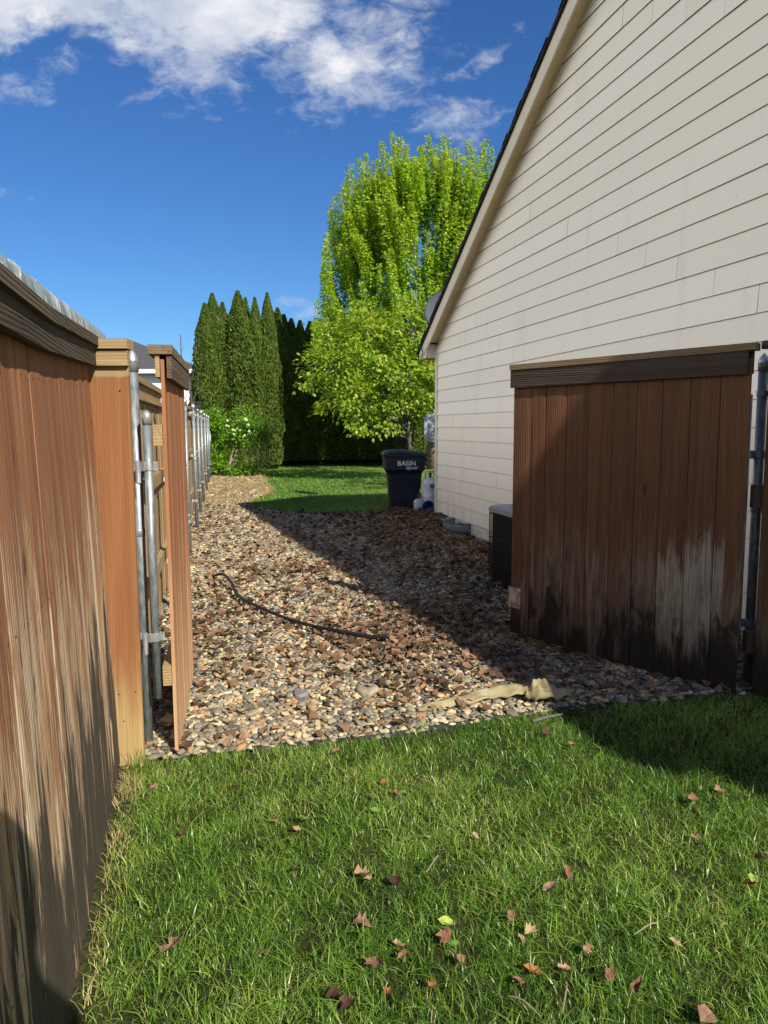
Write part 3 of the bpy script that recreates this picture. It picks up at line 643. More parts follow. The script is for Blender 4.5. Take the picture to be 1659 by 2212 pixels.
q2 = [tuple(np.array(p) + wn * .017) for p in q]; a = [bm.verts.new(p) for p in q]; b2 = [bm.verts.new(p) for p in q2]
bm.faces.new(a); bm.faces.new(b2[::-1]); [bm.faces.new((a[i], b2[i], b2[(i + 1) % 4], a[(i + 1) % 4])) for i in range(4)]
from_bm('fascia_end', bm, M['trimpaint'], house)
# hanging cable loop at the eave
def cpx(x, y, o): p = PP(x, y, W0 + wn * o, wn); return tuple(p - W0)
bm = bmesh.new(); pts = [cpx(905, 748, OV + .045), cpx(911, 755, OV + .045), cpx(913.5, 762, OV + .02), cpx(909, 772, OV + .02), cpx(911, 786, OV + .02), cpx(919, 791, OV), cpx(925, 788, .1)]
pp = []
for i in range(len(pts) - 1):
    for s in (0, .33, .66): pp.append(np.array(pts[i]) * (1 - s) + np.array(pts[i + 1]) * s)
pp.append(pts[-1]); tube(bm, pp, 0.008, 6); from_bm('cable', bm, M['black'], house, True)
# crawl-space vent with its steel window well
tv0 = (G(980, 1135) - W0) @ un
bm = bmesh.new(); obox(bm, HL(1.05, -0.010, -.13), un * 0.42, wn * 0.006, (0, 0, .15)); from_bm('crawl_vent', bm, plain('dark_vent', (0.01, 0.01, 0.01), 0.8), house)
well = empty('window_well', HW(1.26, 0.0, -0.07), 0, 'curved galvanized window well at the foot of the house wall', 'window well')
bm = bmesh.new(); nseg = 20
for k in range(5):
    pass
rows = []
zz = [-.03, .01, .03, .05, .07, .09, .115, .125]; rr = [0, .0, .012, .0, .012, .0, .006, .016]
for z_, dr in zip(zz, rr):
    row = []
    for i in range(nseg + 1):
        a = math.pi * i / nseg; p = un * (-math.cos(a) * (0.34 + dr)) + wn * (math.sin(a) ** .7 * (0.27 + dr)); row.append(bm.verts.new((p[0], p[1], z_ + .01)))
    rows.append(row)
for r1, r2 in zip(rows, rows[1:]):
    for i in range(nseg): bm.faces.new((r1[i], r1[i + 1], r2[i + 1], r2[i]))
o = from_bm('well_rim', bm, M['galv'], well, True); sm = o.modifiers.new('s', 'SOLIDIFY'); sm.thickness = .004

# satellite dish on the far roof slope
dish = empty('satellite_dish', HW(-.12, -0.30, roofz(-.12)), 0, 'grey satellite dish showing above the roof edge', 'satellite dish')
dc = PY(951, 666, 12.4) - np.array(HW(-.12, -0.30, roofz(-.12)))
bm = bmesh.new(); ringsn = []
face = norm(np.array([-0.45, -0.80, 0.38])); sx_ = norm(np.cross((0, 0, 1), face)); sy_ = np.cross(face, sx_)
for k in range(0, 9):
    r = k / 8; ringsn.append([bm.verts.new(tuple(dc - face * (0.07 * (1 - r * r)) * 1.0 + (sx_ * math.cos(a) * .285 + sy_ * math.sin(a) * .305) * r)) for a in [2 * math.pi * i / 32 for i in range(32)]] if k else [bm.verts.new(tuple(dc - face * .07))])
for i in range(32): bm.faces.new((ringsn[0][0], ringsn[1][i], ringsn[1][(i + 1) % 32]))
for r1, r2 in zip(ringsn[1:], ringsn[2:]):
    for i in range(32): bm.faces.new((r1[i], r2[i], r2[(i + 1) % 32], r1[(i + 1) % 32]))
o = from_bm('reflector', bm, plain('dish_grey', (0.085, 0.10, 0.115), 0.6, var=.04, spec=.2), dish, True); sm = o.modifiers.new('s', 'SOLIDIFY'); sm.thickness = .012
bm = bmesh.new(); tube(bm, [dc + (sx_ * math.cos(2 * math.pi * i / 40) * .288 + sy_ * math.sin(2 * math.pi * i / 40) * .308) for i in range(41)], .008, 6); from_bm('rim', bm, plain('dish_rim', (.06, .07, .075), .5), dish, True)
bm = bmesh.new(); tube(bm, [(0, 0, -.02), dc * .5 + np.array([.10, .06, 0]), dc - face * .08], .02, 8); from_bm('mast', bm, M['galv'], dish, True)
bm = bmesh.new(); tube(bm, [dc - sy_ * .29 + sx_ * .02, dc + face * .10 - sy_ * .40 + sx_ * .1], .010, 6); from_bm('feed_arm', bm, M['galv'], dish, True)

# ================================================================== THE NEAR FENCE (left)
def boards(bm, x0, x1, z0, z1, y, widths, th=0.018, gap=0.003, cup=0.0, jz=0.004, mi=0, seg=1, edges=None, nails=None, lean=0.0):
    """row of boards along local x, faces towards -y"""
    xs = edges
    if xs is None:
        xs = [x0]; 
        while xs[-1] < x1 - widths * 1.3: xs.append(xs[-1] + widths * random.uniform(.96, 1.04))
        xs.append(x1)
    for a, b in zip(xs, xs[1:]):
        dz = random.uniform(-jz, jz); dy = random.uniform(-1, 1) * cup * .4; cc = cup * random.uniform(-1, 1); sk = random.uniform(-1, 1) * cup * .5
        za, zb = z0 + dz, z1 + random.uniform(-jz, jz)
        n = seg
        F0, B0, F1, B1 = [], [], [], []
        for i in range(n + 1):
            s = i / n; xx = a + gap / 2 + (b - a - gap) * s; off = cc * (4 * s * (1 - s)) + sk * (s - .5) + dy
            ed = min(s, 1 - s) * (b - a); rr = 0.0025 if ed < 1e-4 else 0
            F0.append(bm.verts.new((xx, y + off + rr, za))); B0.append(bm.verts.new((xx, y + th + off, za)))
            F1.append(bm.verts.new((xx, y + off + rr + lean, zb))); B1.append(bm.verts.new((xx, y + th + off + lean, zb)))
        for i in range(n):
            bm.faces.new((F0[i], F0[i + 1], F1[i + 1], F1[i])).material_index = mi; bm.faces.new((B0[i + 1], B0[i], B1[i], B1[i + 1])).material_index = mi
            bm.faces.new((F1[i], F1[i + 1], B1[i + 1], B1[i])).material_index = mi; bm.faces.new((F0[i + 1], F0[i], B0[i], B0[i + 1])).material_index = mi
        bm.faces.new((F0[0], F1[0], B1[0], B0[0])).material_index = mi; bm.faces.new((F0[n], B0[n], B1[n], F1[n])).material_index = mi
    return xs
def nail(bm, x, y, z, r=0.0035, mi=1):
    c = bm.verts.new((x, y - .0015, z)); rg = [bm.verts.new((x + r * math.cos(a), y - .0008, z + r * math.sin(a))) for a in [k * 1.0472 for k in range(6)]]
    for i in range(6): bm.faces.new((c, rg[i], rg[(i + 1) % 6])).material_index = mi

NFa = np.array([fence_x(3.05), 3.05]); NFb = np.array([fence_x(-2.6), -2.6])
ln = np.linalg.norm(NFa - NFb); dn = (NFa - NFb) / ln
# local frame: origin at the far corner, +x runs back to the viewer... use +x pointing to the far corner, faces -y -> to the right
rzf = math.atan2(dn[1], dn[0])                # local x = dn ; local -y = (dn.y,-dn.x) = to the right
nf = empty('boundary_fence', (NFb[0], NFb[1], 0), rzf, 'long reddish stained board fence with weathered grey streaks, close on the left', 'fence')
nf.rotation_euler = (-R(1.7), 0, rzf)
bm = bmesh.new(); xs = boards(bm, 0, ln, 0.015, 1.775, 0.0, 0.141, cup=0.0045, gap=.0028, seg=6, th=.018)
for x in xs[1:]:
    for zz_ in (.42, 1.05, 1.62): nail(bm, x - .03, -.001, zz_ + random.uniform(-.01, .01)); nail(bm, x - .11, -.001, zz_)
from_bm('boards', bm, [M['near_fence'], M['rust']], nf)
bm = bmesh.new(); box(bm, 0, ln + .004, -.046, .070, 1.778, 1.815); from_bm('cap', bm, M['cap_dark'], nf, bevel=.003)
bm = bmesh.new()
box(bm, 0, ln, -.031, -.008, 1.700, 1.7765); from_bm('top_trim', bm, M['trim_dark'], nf, bevel=.002)
bm = bmesh.new()
bm.free()
for zz_ in (.36, 1.0, 1.60): bm = bmesh.new(); box(bm, 0, ln, .026, .064, zz_, zz_ + .089); from_bm('rail', bm, M['rawx'], nf, bevel=.002)
for o_ in nf.children:      # the ground and the fence drop a little towards the viewer's end
    if len(o_.data.vertices) < 200:
        bm = bmesh.new(); bm.from_mesh(o_.data)
        for cx_ in (1.1, .7, .35): bmesh.ops.bisect_plane(bm, geom=bm.verts[:] + bm.edges[:] + bm.faces[:], plane_co=(ln - cx_, 0, 0), plane_no=(1, 0, 0))
        bm.to_mesh(o_.data); bm.free()
    for v_ in o_.data.vertices: v_.co.z *= 1 - 0.027 * min(max(ln - v_.co.x, 0) / 1.1, 1)
# short return board facing the viewer, with its own cap and trim
ret = empty('fence_return', (-1.165, 3.055, 0), R(2), 'single upright stained board with a capped top between long fence and steel gate post', 'fence post')
bm = bmesh.new()
vs = [bm.verts.new(p) for p in ((0.012, 0, .0), (.122, 0, 0), (.128, 0, 1.765), (-.040, 0, 1.765), (0.012, .02, 0), (.122, .02, 0), (.128, .02, 1.765), (-.040, .02, 1.765))]
for q in ((0, 1, 2, 3), (5, 4, 7, 6), (1, 5, 6, 2), (4, 0, 3, 7), (3, 2, 6, 7), (4, 5, 1, 0)): bm.faces.new([vs[i] for i in q])
nail(bm, .03, -.001, .32); nail(bm, .1, -.001, .33); nail(bm, .045, -.001, .2); nail(bm, .09, -.001, 1.60, .004)
from_bm('board', bm, [M['return'], M['rust']], ret)
bm = bmesh.new(); box(bm, -.036, .132, -.022, -.001, 1.700, 1.762); from_bm('trim', bm, M['rawx'], ret, bevel=.002)
bm = bmesh.new(); box(bm, -.030, .137, -.035, .05, 1.767, 1.805); from_bm('cap', bm, M['rawx'], ret, bevel=.003)

# ---- steel posts
def post_thing(name, x, y, z1, r, label, cat, group=None, rings=(), cap=True, z0=-.02, clamps=(), bright=False):
    e = empty(name, (x, y, 0), 0, label, cat, group)
    bm = bmesh.new(); prof = [(r, z0), (r, z1 - .05)]
    lathe(bm, [(r, z0), (r, z1 - .03)], 20)
    for z_ in rings: lathe(bm, [(r + .0005, z_), (r + .0025, z_ + .004), (r + .0025, z_ + .03), (r + .0005, z_ + .034)], 20, cap=False)
    from_bm('pole', bm, M['galv'], e, True)
    if cap:
        bm = bmesh.new(); lathe(bm, [(r + .003, z1 - .065), (r + .0035, z1 - .028), (r + .0055, z1 - .024), (r + .0055, z1 - .016), (r + .002, z1 - .008), (r * .8, z1 + .008), (r * .45, z1 + .019), (r * .2, z1 + .023), (.004, z1 + .031)], 20)
        from_bm('post_cap', bm, M['galv_bright'], e, True)
    return e
def clamp(e, z, r, arm, ang, h=.035, mat_=None):
    """split band round a post with a bolted arm"""
    bm = bmesh.new(); lathe(bm, [(r + .0008, z), (r + .004, z + .003), (r + .004, z + h - .003), (r + .0008, z + h)], 20, cap=False)
    d = np.array([math.cos(ang), math.sin(ang), 0]); s = np.array([-d[1], d[0], 0])
    for k in (-1, 1): obox(bm, d * r + s * (k * .004 - .002) + np.array([0, 0, z]), d * arm, s * .003, (0, 0, h))
    tube(bm, [d * (r + arm * .6) + s * -.012 + np.array([0, 0, z + h / 2]), d * (r + arm * .6) + s * .014 + np.array([0, 0, z + h / 2])], .006, 6)
    return from_bm('clamp', bm, mat_ or M['galv_bright'], e)
gp_ = PY(299, 1100, 3.2); lp = post_thing('gate_post', gp_[0], 3.20, 1.752, .0225, 'tall galvanized gate post with a domed cap beside the short return board', 'post', rings=(.52, .98))
clamp(lp, 1.235, .0225, .03, R(10), .045); clamp(lp, .50, .0225, .03, R(20), .04)

# ---- left gate leaf, swung open along the fence
a0 = np.array([-0.905, 3.12]); a1 = np.array([-1.105, 4.16]); gdv = norm(a1 - a0); gl = np.linalg.norm(a1 - a0)
lg = empty('gate_leaf', (a0[0], a0[1], 0), math.atan2(gdv[1], gdv[0]), 'narrow stained wooden gate leaf standing open edge-on beside the steel posts', 'gate')
bm = bmesh.new(); xs = boards(bm, 0, gl, 0.035, 1.735, 0.0, .135, cup=.004, seg=4, th=.017, gap=.004)
for x in xs[1:]:
    for zz_ in (.38, 1.0, 1.66): nail(bm, x - .05, -.001, zz_)
from_bm('boards', bm, [M['leaf_left'], M['rust']], lg)
bm = bmesh.new(); box(bm, -.012, gl + .01, -.030, .066, 1.752, 1.79); from_bm('cap', bm, M['cap'], lg, bevel=.003)
bm = bmesh.new(); box(bm, 0, gl + .02, -.026, -.006, 1.655, 1.750); from_bm('top_trim', bm, M['trim'], lg, bevel=.002)
bm = bmesh.new(); box(bm, 0, gl, .022, .04, 1.66, 1.750); from_bm('back_trim', bm, M['rawx'], lg, bevel=.002)
for z_ in (1.375, .335): bm = bmesh.new(); box(bm, .004, gl - .01, .021, .058, z_, z_ + .089); from_bm('rail', bm, M['rawx'], lg, bevel=.003)
bm = bmesh.new()
tube(bm, [(.03, .085, .275), (.03, .085, 1.50)], .0175, 16); from_bm('frame_tube', bm, M['galv'], lg, True); bm = bmesh.new(); tube(bm, [(gl - .05, .078, .275), (gl - .05, .078, 1.50)], .0175, 16)
from_bm('frame_tube', bm, M['galv'], lg, True)
bm = bmesh.new(); lathe(bm, [(.019, 1.462), (.0205, 1.495), (.0205, 1.503), (.016, 1.512), (.008, 1.521), (.002, 1.524)], 16, .03, .085); from_bm('tube_cap', bm, M['galv_bright'], lg, True)
for z_ in (1.27, .53):
    bm = bmesh.new(); lathe(bm, [(.0185, z_), (.022, z_ + .002), (.022, z_ + .036), (.0185, z_ + .038)], 16, .03, .085, cap=False)
    obox(bm, (.006, .10, z_), (.02, .03, 0), (.004, -.003, 0), (0, 0, .038)); obox(bm, (.036, .047, z_), (.004, -.0, 0), (0, .03, 0), (0, 0, .038)); lathe(bm, [(.011, z_ - .05), (.011, z_ + .045)], 12, .002, .125)
    from_bm('hinge', bm, M['galv_bright'], lg)

# ---- far boundary fence behind the gate with its row of posts
pz = np.array([post_x(3.45) - .085, 3.45]); pq = np.array([post_x(25) - .085, 25.0]); fl_ = np.linalg.norm(pq - pz); fd = (pq - pz) / fl_
ff = empty('back_fence', (pz[0], pz[1], 0), math.atan2(fd[1], fd[0]), 'weathered unstained board fence running away behind the row of steel posts', 'fence')
bm = bmesh.new(); boards(bm, 0, fl_, .03, 1.70, 0.04, .14, cup=.008, seg=2, gap=.012, th=.017); from_bm('boards', bm, M['raw'], ff)
bm = bmesh.new(); box(bm, 0, fl_, -.012, .085, 1.722, 1.758, jit=.002); from_bm('cap', bm, M['rawx'], ff, bevel=.002)
bm = bmesh.new(); box(bm, 0, fl_, .010, .030, 1.625, 1.720); from_bm('top_trim', bm, M['rawx'], ff, bevel=.002)
for z_ in (.38, 1.02): bm = bmesh.new(); box(bm, 0, fl_, -.004, .036, z_, z_ + .089); from_bm('rail', bm, M['rawx'], ff, bevel=.002)
ords = ['nearest', 'second nearest', 'third nearest', 'fourth nearest', 'fifth nearest', 'sixth nearest', 'seventh nearest', 'eighth nearest', 'farthest visible']
Ys = [5.75, 8.19, 10.55, 12.35, 14.25, 16.85, 19.2, 21.3, 23.3]
labs = ['galvanized fence post mostly hidden behind the open gate leaf', 'galvanized fence post just past the open gate leaf, widest of the row', 'galvanized fence post next beyond the widest one in the row',
        'galvanized fence post carrying the black box lamp', 'galvanized fence post just beyond the one with the black lamp', 'fifth galvanized fence post counted from the gate leaf',
        'galvanized fence post two beyond the black lamp post, near the dry grass', 'galvanized fence post beside the flowering bush', 'farthest galvanized fence post, behind the flowering bush']
labs = ['galvanized fence post mostly hidden behind the open gate leaf', 'galvanized fence post just past the open gate leaf, widest of the receding row', 'galvanized fence post with silver clamps, second past the gate leaf in the row',
        'galvanized fence post carrying the black box lamp', 'galvanized fence post directly beyond the one with the black lamp', 'galvanized fence post second beyond the black lamp',
        'galvanized fence post third beyond the black lamp, rising from dry grass', 'galvanized fence post beside the flowering bush', 'farthest galvanized fence post, half behind the flowering bush']
for i, Y in enumerate(Ys):
    e = post_thing('fence_post', post_x(Y), Y, 1.765 + random.uniform(-.012, .008), .0245, labs[i], 'post', 'steel posts along the back fence', rings=(.36 + .1 * (i % 2), 1.03) if i % 2 else (.98,))
    for z_ in (.395, 1.035, 1.64): clamp(e, z_, .0245, .035, math.atan2(-.2, -1) + R(20), .035)
Yl = 12.35; lamp = empty('post_lamp', (post_x(Yl) + .0, Yl, 1.79), R(12), 'small black box lamp sitting on a steel fence post', 'lamp')
bm = bmesh.new(); box(bm, -.075, .075, -.07, .07, .045, .075); from_bm('lid', bm, M['black'], lamp, bevel=.006)
bm = bmesh.new(); box(bm, -.058, .058, -.055, .055, -.015, .0445); from_bm('housing', bm, plain('lamp_housing', (.02, .03, .025), .4), lamp, bevel=.005)

# ---- plastic-wrapped shelter edge behind the near fence
m, t, b = mat('plastic_wrap'); o = t.obj(); x, y, z = t.xyz(o)
v = t.n('CombineXYZ', {0: t.m('MULTIPLY', x, 5.0), 1: 0.0, 2: t.m('MULTIPLY', z, 1.1)}); n1 = t.noise(v, 1.0, 4, .6, .8); n2 = t.noise(t.scale(o, (16, 4, 3)), 1.0, 3, .5, 1.0)
cr = t.step(t.m('ABSOLUTE', t.m('SUBTRACT', n2, 0.5)), 0.022, 0.004)
c = t.mix(t.step(n1, .35, .7), (0.17, 0.21, 0.20), (0.30, 0.33, 0.33)); c = t.mix(t.m('MULTIPLY', cr, t.step(n1, .45, .6)), c, (0.75, 0.78, 0.8))
setin(t, b, Base_Color=c, Roughness=0.28, Specular_IOR_Level=0.7, Normal=t.bump(n2, .5, .02))
sh = empty('wrapped_shelter', (PY(229, 722, 5.9)[0], 5.9, 0), math.atan2(fd[1], fd[0]), 'edge of a neighbour\'s shelter roof wrapped in grey plastic, above the near fence cap', 'shelter')
bm = bmesh.new(); nx = 240; prof = [(0.02, 1.85), (0.0, 1.9), (0.0, 2.0), (0.0, 2.1), (.012, 2.165), (.04, 2.195), (.10, 2.205), (.25, 2.20), (1.4, 2.10)]
rows = []
for i in range(nx + 1):
    x = -6.5 + 6.5 * i / nx; row = []
    for j, (yy, z_) in enumerate(prof):
        wv = .007 * math.sin(x * 23 + 2 * math.sin(x * 5)) + .005 * math.sin(x * 61 + j * .5)
        row.append(bm.verts.new((x, yy + wv, z_ + (.006 * math.sin(x * 17) if j > 3 else 0))))
    rows.append(row)
for r1, r2 in zip(rows, rows[1:]):
    for j in range(len(prof) - 1): bm.faces.new((r1[j], r2[j], r2[j + 1], r1[j + 1]))
from_bm('plastic_cover', bm, m, sh, True)
for x in (-6.3, -3.2, -.15): bm = bmesh.new(); box(bm, x, x + .09, .05, .14, 0, 1.95); from_bm('upright', bm, M['rawx'], sh)

# ================================================================== RIGHT GATE LEAF, POST AND PANEL
ga = G(1102, 1362, .12); gb = G(1588, 1507, .0); ga[2] = gb[2] = 0; gL = np.linalg.norm(gb - ga); gd = (gb - ga) / gL; gn = np.array([gd[1], -gd[0], 0])
rg = empty('gate_leaf', tuple(ga), math.atan2(gd[1], gd[0]), 'wide dark-stained gate leaf with mouldy foot and two bare pale boards, open before the house', 'gate')
def gu(x, y): return (PP(x, y, ga, gn) - ga) @ gd
tx = [213, 316, 396, 510, 633, 765, 900, 1042, 1198, 1363, 1530]; ty = [345, 340, 336, 331, 325, 318, 306, 292, 282, 272, 262]
eds = [gu((1900 + a * .7234) * .54004, (1300 + b * .7234) * .54004) for a, b in zip(tx, ty)]
eds[0] = 0.0
M['leaf_right'] = wood('old_gate_wood', (0.105, 0.046, 0.022), (0.160, 0.072, 0.034), (0.26, 0.185, 0.125), (0.15, 0.10, 0.07), (0.009, 0.008, 0.006), 0.05, 0.85, 0.14, 0.52, fade=0.5, bumps=1.0, da=1.1, bl=(11, 2.8), pale=(.1, .75, (.21, .16, .12)),
                       patch=[(eds[7] + .004, eds[8] - .004, 0.20, 0.62, (0.34, 0.30, 0.21)), (eds[8] + .004, eds[9] - .004, 0.18, 0.76, (0.36, 0.33, 0.26)), (eds[9] + .004, eds[9] + .05, .40, .78, (.36, .31, .25))])
M['trim_old'] = wood('old_trim_wood', (0.045, 0.032, 0.024), (0.075, 0.055, 0.04), (0.25, 0.2, 0.14), (0.18, 0.14, 0.1), (0.03, 0.025, 0.02), -99, -98, -99, -98, axis='x', bumps=1.0)
bm = bmesh.new(); boards(bm, 0, eds[-1], .012, 1.80, 0.0, .15, cup=.003, seg=4, th=.018, gap=.004, edges=eds)
for a, b in zip(eds, eds[1:]):
    for z_ in (1.28, .36): nail(bm, a + .03, -.001, z_ + random.uniform(-.006, .006), .0045); nail(bm, b - .03, -.001, z_, .0045)
from_bm('boards', bm, [M['leaf_right'], M['rust']], rg)
bm = bmesh.new(); box(bm, -.012, eds[-1] - .015, -.024, -.004, 1.722, 1.838); from_bm('top_trim', bm, M['trim_old'], rg, bevel=.002)
bm = bmesh.new(); box(bm, -.016, (eds[6] + eds[7]) / 2 - .001, -.030, .062, 1.840, 1.876); box(bm, (eds[6] + eds[7]) / 2 + .001, eds[-1] + .02, -.030, .062, 1.8405, 1.8775); from_bm('cap', bm, M['cap'], rg, bevel=.003)
bm = bmesh.new(); box(bm, .0, eds[-1], .022, .04, 1.722, 1.838); from_bm('back_trim', bm, M['trim_old'], rg)
for z_ in (1.24, .32): bm = bmesh.new(); box(bm, .01, eds[-1] - .01, .022, .06, z_, z_ + .089); from_bm('rail', bm, M['rawx'], rg)
bm = bmesh.new(); tube(bm, [(eds[-1] - .03, .09, .2), (eds[-1] - .03, .09, 1.62)], .018, 14); from_bm('frame_tube', bm, M['galv'], rg, True); bm = bmesh.new(); tube(bm, [(.04, .09, .2), (.04, .09, 1.62)], .018, 14); from_bm('frame_tube', bm, M['galv'], rg, True)
bm = bmesh.new()   # folded tin plate at the lower left corner
z0_ = PP(1098, 1337, ga, gn)[2] ; z1_ = PP(1098, 1290, ga, gn)[2]
z0_ = max(z0_, .10)
box(bm, -.003, .075, -.006, -.003, z0_, z1_); obox(bm, (-.003, -.0065, z0_), (-.024, .022, 0), (.002, .002, 0), (0, 0, z1_ - z0_))
nail(bm, .05, -.007, z0_ + .02, .004); nail(bm, .05, -.007, z1_ - .02, .004); nail(bm, .05, -.007, (z0_ + z1_) / 2, .004)
m, t, b = mat('tin_plate'); n1 = t.noise(t.obj(), 25, 4); setin(t, b, Base_Color=t.mix(t.step(n1, .35, .65), (.30, .20, .12), (.55, .50, .42)), Metallic=.3, Roughness=.5)
from_bm('corner_plate', bm, [m, M['rust']], rg)
for o_ in rg.children:       # the leaf sags towards the hinge side and clears the pebbles at its free end
    for v_ in o_.data.vertices:
        q_ = min(max(v_.co.x / gL, 0), 1); zb_, zt_ = .10 * (1 - q_), 1.832 + .032 * q_; v_.co.z = zb_ + v_.co.z * (zt_ - zb_) / 1.876
rp = G(1613, 1483); rpo = post_thing('gate_post', rp[0], rp[1], 1.80, .0255, 'tall bluish steel gate post standing between the dark gate leaf and the right edge panel', 'post', rings=(.98, .30), z0=-.03)
for z_ in (1.27, .34): clamp(rpo, z_, .0255, .10, R(160), .045, M['galv'])
for z_ in (1.60, 1.02, .28): clamp(rpo, z_, .0255, .03, R(-20), .035, M['galv'])
rl_ = empty('side_fence', (1.972, 3.82, 0), math.atan2(.16, .97), 'stained board fence panel cut by the right edge of the view', 'fence')
bm = bmesh.new(); boards(bm, 0, .96, .01, 1.80, 0, .15, cup=.003, seg=3); from_bm('boards', bm, M['leaf_right'], rl_)
bm = bmesh.new(); box(bm, -.01, .97, -.024, -.003, 1.715, 1.835); from_bm('top_trim', bm, M['trim_old'], rl_, bevel=.002)
bm = bmesh.new(); box(bm, -.02, .98, -.03, .06, 1.838, 1.876); from_bm('cap', bm, M['trim_old'], rl_, bevel=.002)
for z_ in (1.02, .24): bm = bmesh.new(); box(bm, -.04, .95, .022, .06, z_, z_ + .12); from_bm('rail', bm, M['trim_old'], rl_, bevel=.002)

# ================================================================== THINGS BY THE HOUSE
# air conditioner
acp = G(1061, 1261); ac = empty('air_conditioner', (acp[0] + un[0] * .74 - .03, acp[1] + un[1] * .74 + .02, -.05), math.atan2(-wn[1], -wn[0]), 'black louvred air conditioning unit with pale top half hidden by the dark gate leaf', 'air conditioner')
AW = .74; AH = .78
bm = bmesh.new(); box(bm, .03, AW - .03, .03, AW - .03, .03, AH - .05); from_bm('coil', bm, plain('coil_black', (.012, .012, .013), .7), ac)
bm = bmesh.new()
for k in range(45):
    x = .012 + (AW - .024) * k / 44
    for a, b in (((x, .004), (x, .004)), ((x, AW - .004), (x, AW - .004))): tube(bm, [(a[0], a[1], .03), (b[0], b[1], AH - .045)], .0022, 4)
    for a in ((.004, x), (AW - .004, x)): tube(bm, [(a[0], a[1], .03), (a[0], a[1], AH - .045)], .0022, 4)
for k in range(4):
    z_ = .05 + (AH - .12) * k / 3
    tube(bm, [(.004, .004, z_), (AW - .004, .004, z_), (AW - .004, AW - .004, z_), (.004, AW - .004, z_), (.004, .004, z_)], .0028, 4)
from_bm('wire_guard', bm, plain('guard_black', (.009, .009, .010), .6), ac)
bm = bmesh.new(); box(bm, 0, AW, 0, AW, 0, .03); from_bm('base_pan', bm, M['black'], ac, bevel=.006)
m = plain('ac_grey', (.24, .255, .255), .5, var=.05)
bm = bmesh.new()
oct_ = lambda s, z_: [bm.verts.new((x, y, z_)) for x, y in [(-s + .05, -s), (AW + s - .05, -s), (AW + s, -s + .05), (AW + s, AW + s - .05), (AW + s - .05, AW + s), (-s + .05, AW + s), (-s, AW + s - .05), (-s, -s + .05)]]
r1 = oct_(.012, AH - .05); r2 = oct_(.014, AH - .012); r3 = oct_(-.012, AH + .006)
for a, b in ((r1, r2), (r2, r3)):
    for i in range(8): bm.faces.new((a[i], a[(i + 1) % 8], b[(i + 1) % 8], b[i]))
bm.faces.new(r1[::-1]); bm.faces.new(r3); from_bm('top_cover', bm, m, ac)
bm = bmesh.new(); lathe(bm, [(.30, AH + .007), (.295, AH + .026), (.275, AH + .026), (.262, AH + .008)], 40, AW / 2, AW / 2, cap=False)
from_bm('fan_ring', bm, m, ac, True)
bm = bmesh.new()
for r in (.05, .09, .13, .17, .21, .25): tube(bm, [(AW / 2 + r * math.cos(a), AW / 2 + r * math.sin(a), AH + .016) for a in [2 * math.pi * i / 32 for i in range(33)]], .0025, 4)
lathe(bm, [(.26, AH + .008), (.001, AH + .009)], 32, AW / 2, AW / 2, cap=False)
from_bm('fan_grille', bm, plain('grille_grey', (.10, .105, .105), .5), ac)

# wheeled bin
bp = np.array([.345, 13.05]); bn = empty('wheeled_bin', (bp[0], bp[1], 0), R(3), 'black wheeled refuse bin with white lettering at the edge of the back lawn', 'bin')
navy = plain('bin_plastic', (.010, .014, .026), .42, var=.2, nscale=5, spec=.5); lidm = plain('bin_lid', (.032, .045, .055), .48, var=.12)
bm = bmesh.new()
def ringr(w, d, z_, cy=0, c=.05):
    P = [(-w + c, -d), (w - c, -d), (w, -d + c), (w, d - c), (w - c, d), (-w + c, d), (-w, d - c), (-w, -d + c)]
    return [bm.verts.new((x, y + cy, z_)) for x, y in P]
lev = [(.245, .27, .0, 0), (.275, .30, .42, 0), (.295, .325, .62, 0), (.305, .335, .66, 0), (.345, .375, .72, 0), (.352, .385, .93, 0), (.372, .405, .945, 0), (.372, .405, .985, 0)]
rs = [ringr(*l) for l in lev]
for a, b in zip(rs, rs[1:]):
    for i in range(8): bm.faces.new((a[i], a[(i + 1) % 8], b[(i + 1) % 8], b[i]))
bm.faces.new(rs[0][::-1]); bm.faces.new(rs[-1]); from_bm('body', bm, navy, bn, bevel=.006)
bm = bmesh.new(); nxl, nyl = 16, 10; G0 = []
for j in range(nyl + 1):
    row = []
    for i in range(nxl + 1):
        u, v_ = i / nxl * 2 - 1, j / nyl * 2 - 1
        z_ = 1.012 + .045 * (1 - v_ * v_) * .6 + .028 * math.sin(u * 2.6 + 2.2) * (1 if v_ < .9 else .5) - (.022 if max(abs(u), abs(v_)) > .97 else 0)
        row.append(bm.verts.new((u * .388, v_ * .42, z_)))
    G0.append(row)
for j in range(nyl):
    for i in range(nxl): bm.faces.new((G0[j][i], G0[j][i + 1], G0[j + 1][i + 1], G0[j + 1][i]))
o = from_bm('lid', bm, lidm, bn, True); sm = o.modifiers.new('s', 'SOLIDIFY'); sm.thickness = .022; sm.offset = -1
bm = bmesh.new(); tube(bm, [(-.25, -.40, 1.035), (-.25, -.425, 1.075), (-.12, -.425, 1.075), (-.12, -.40, 1.035)], .008, 6); from_bm('lid_handle', bm, navy, bn)
for sx in (-1, 1):
    bm = bmesh.new(); tube(bm, [(sx * .19, .30, .12), (sx * .24, .30, .12)], .12, 20); from_bm('wheel', bm, M['black'], bn)
white = plain('white_print', (.72, .74, .76), .5, var=.02)
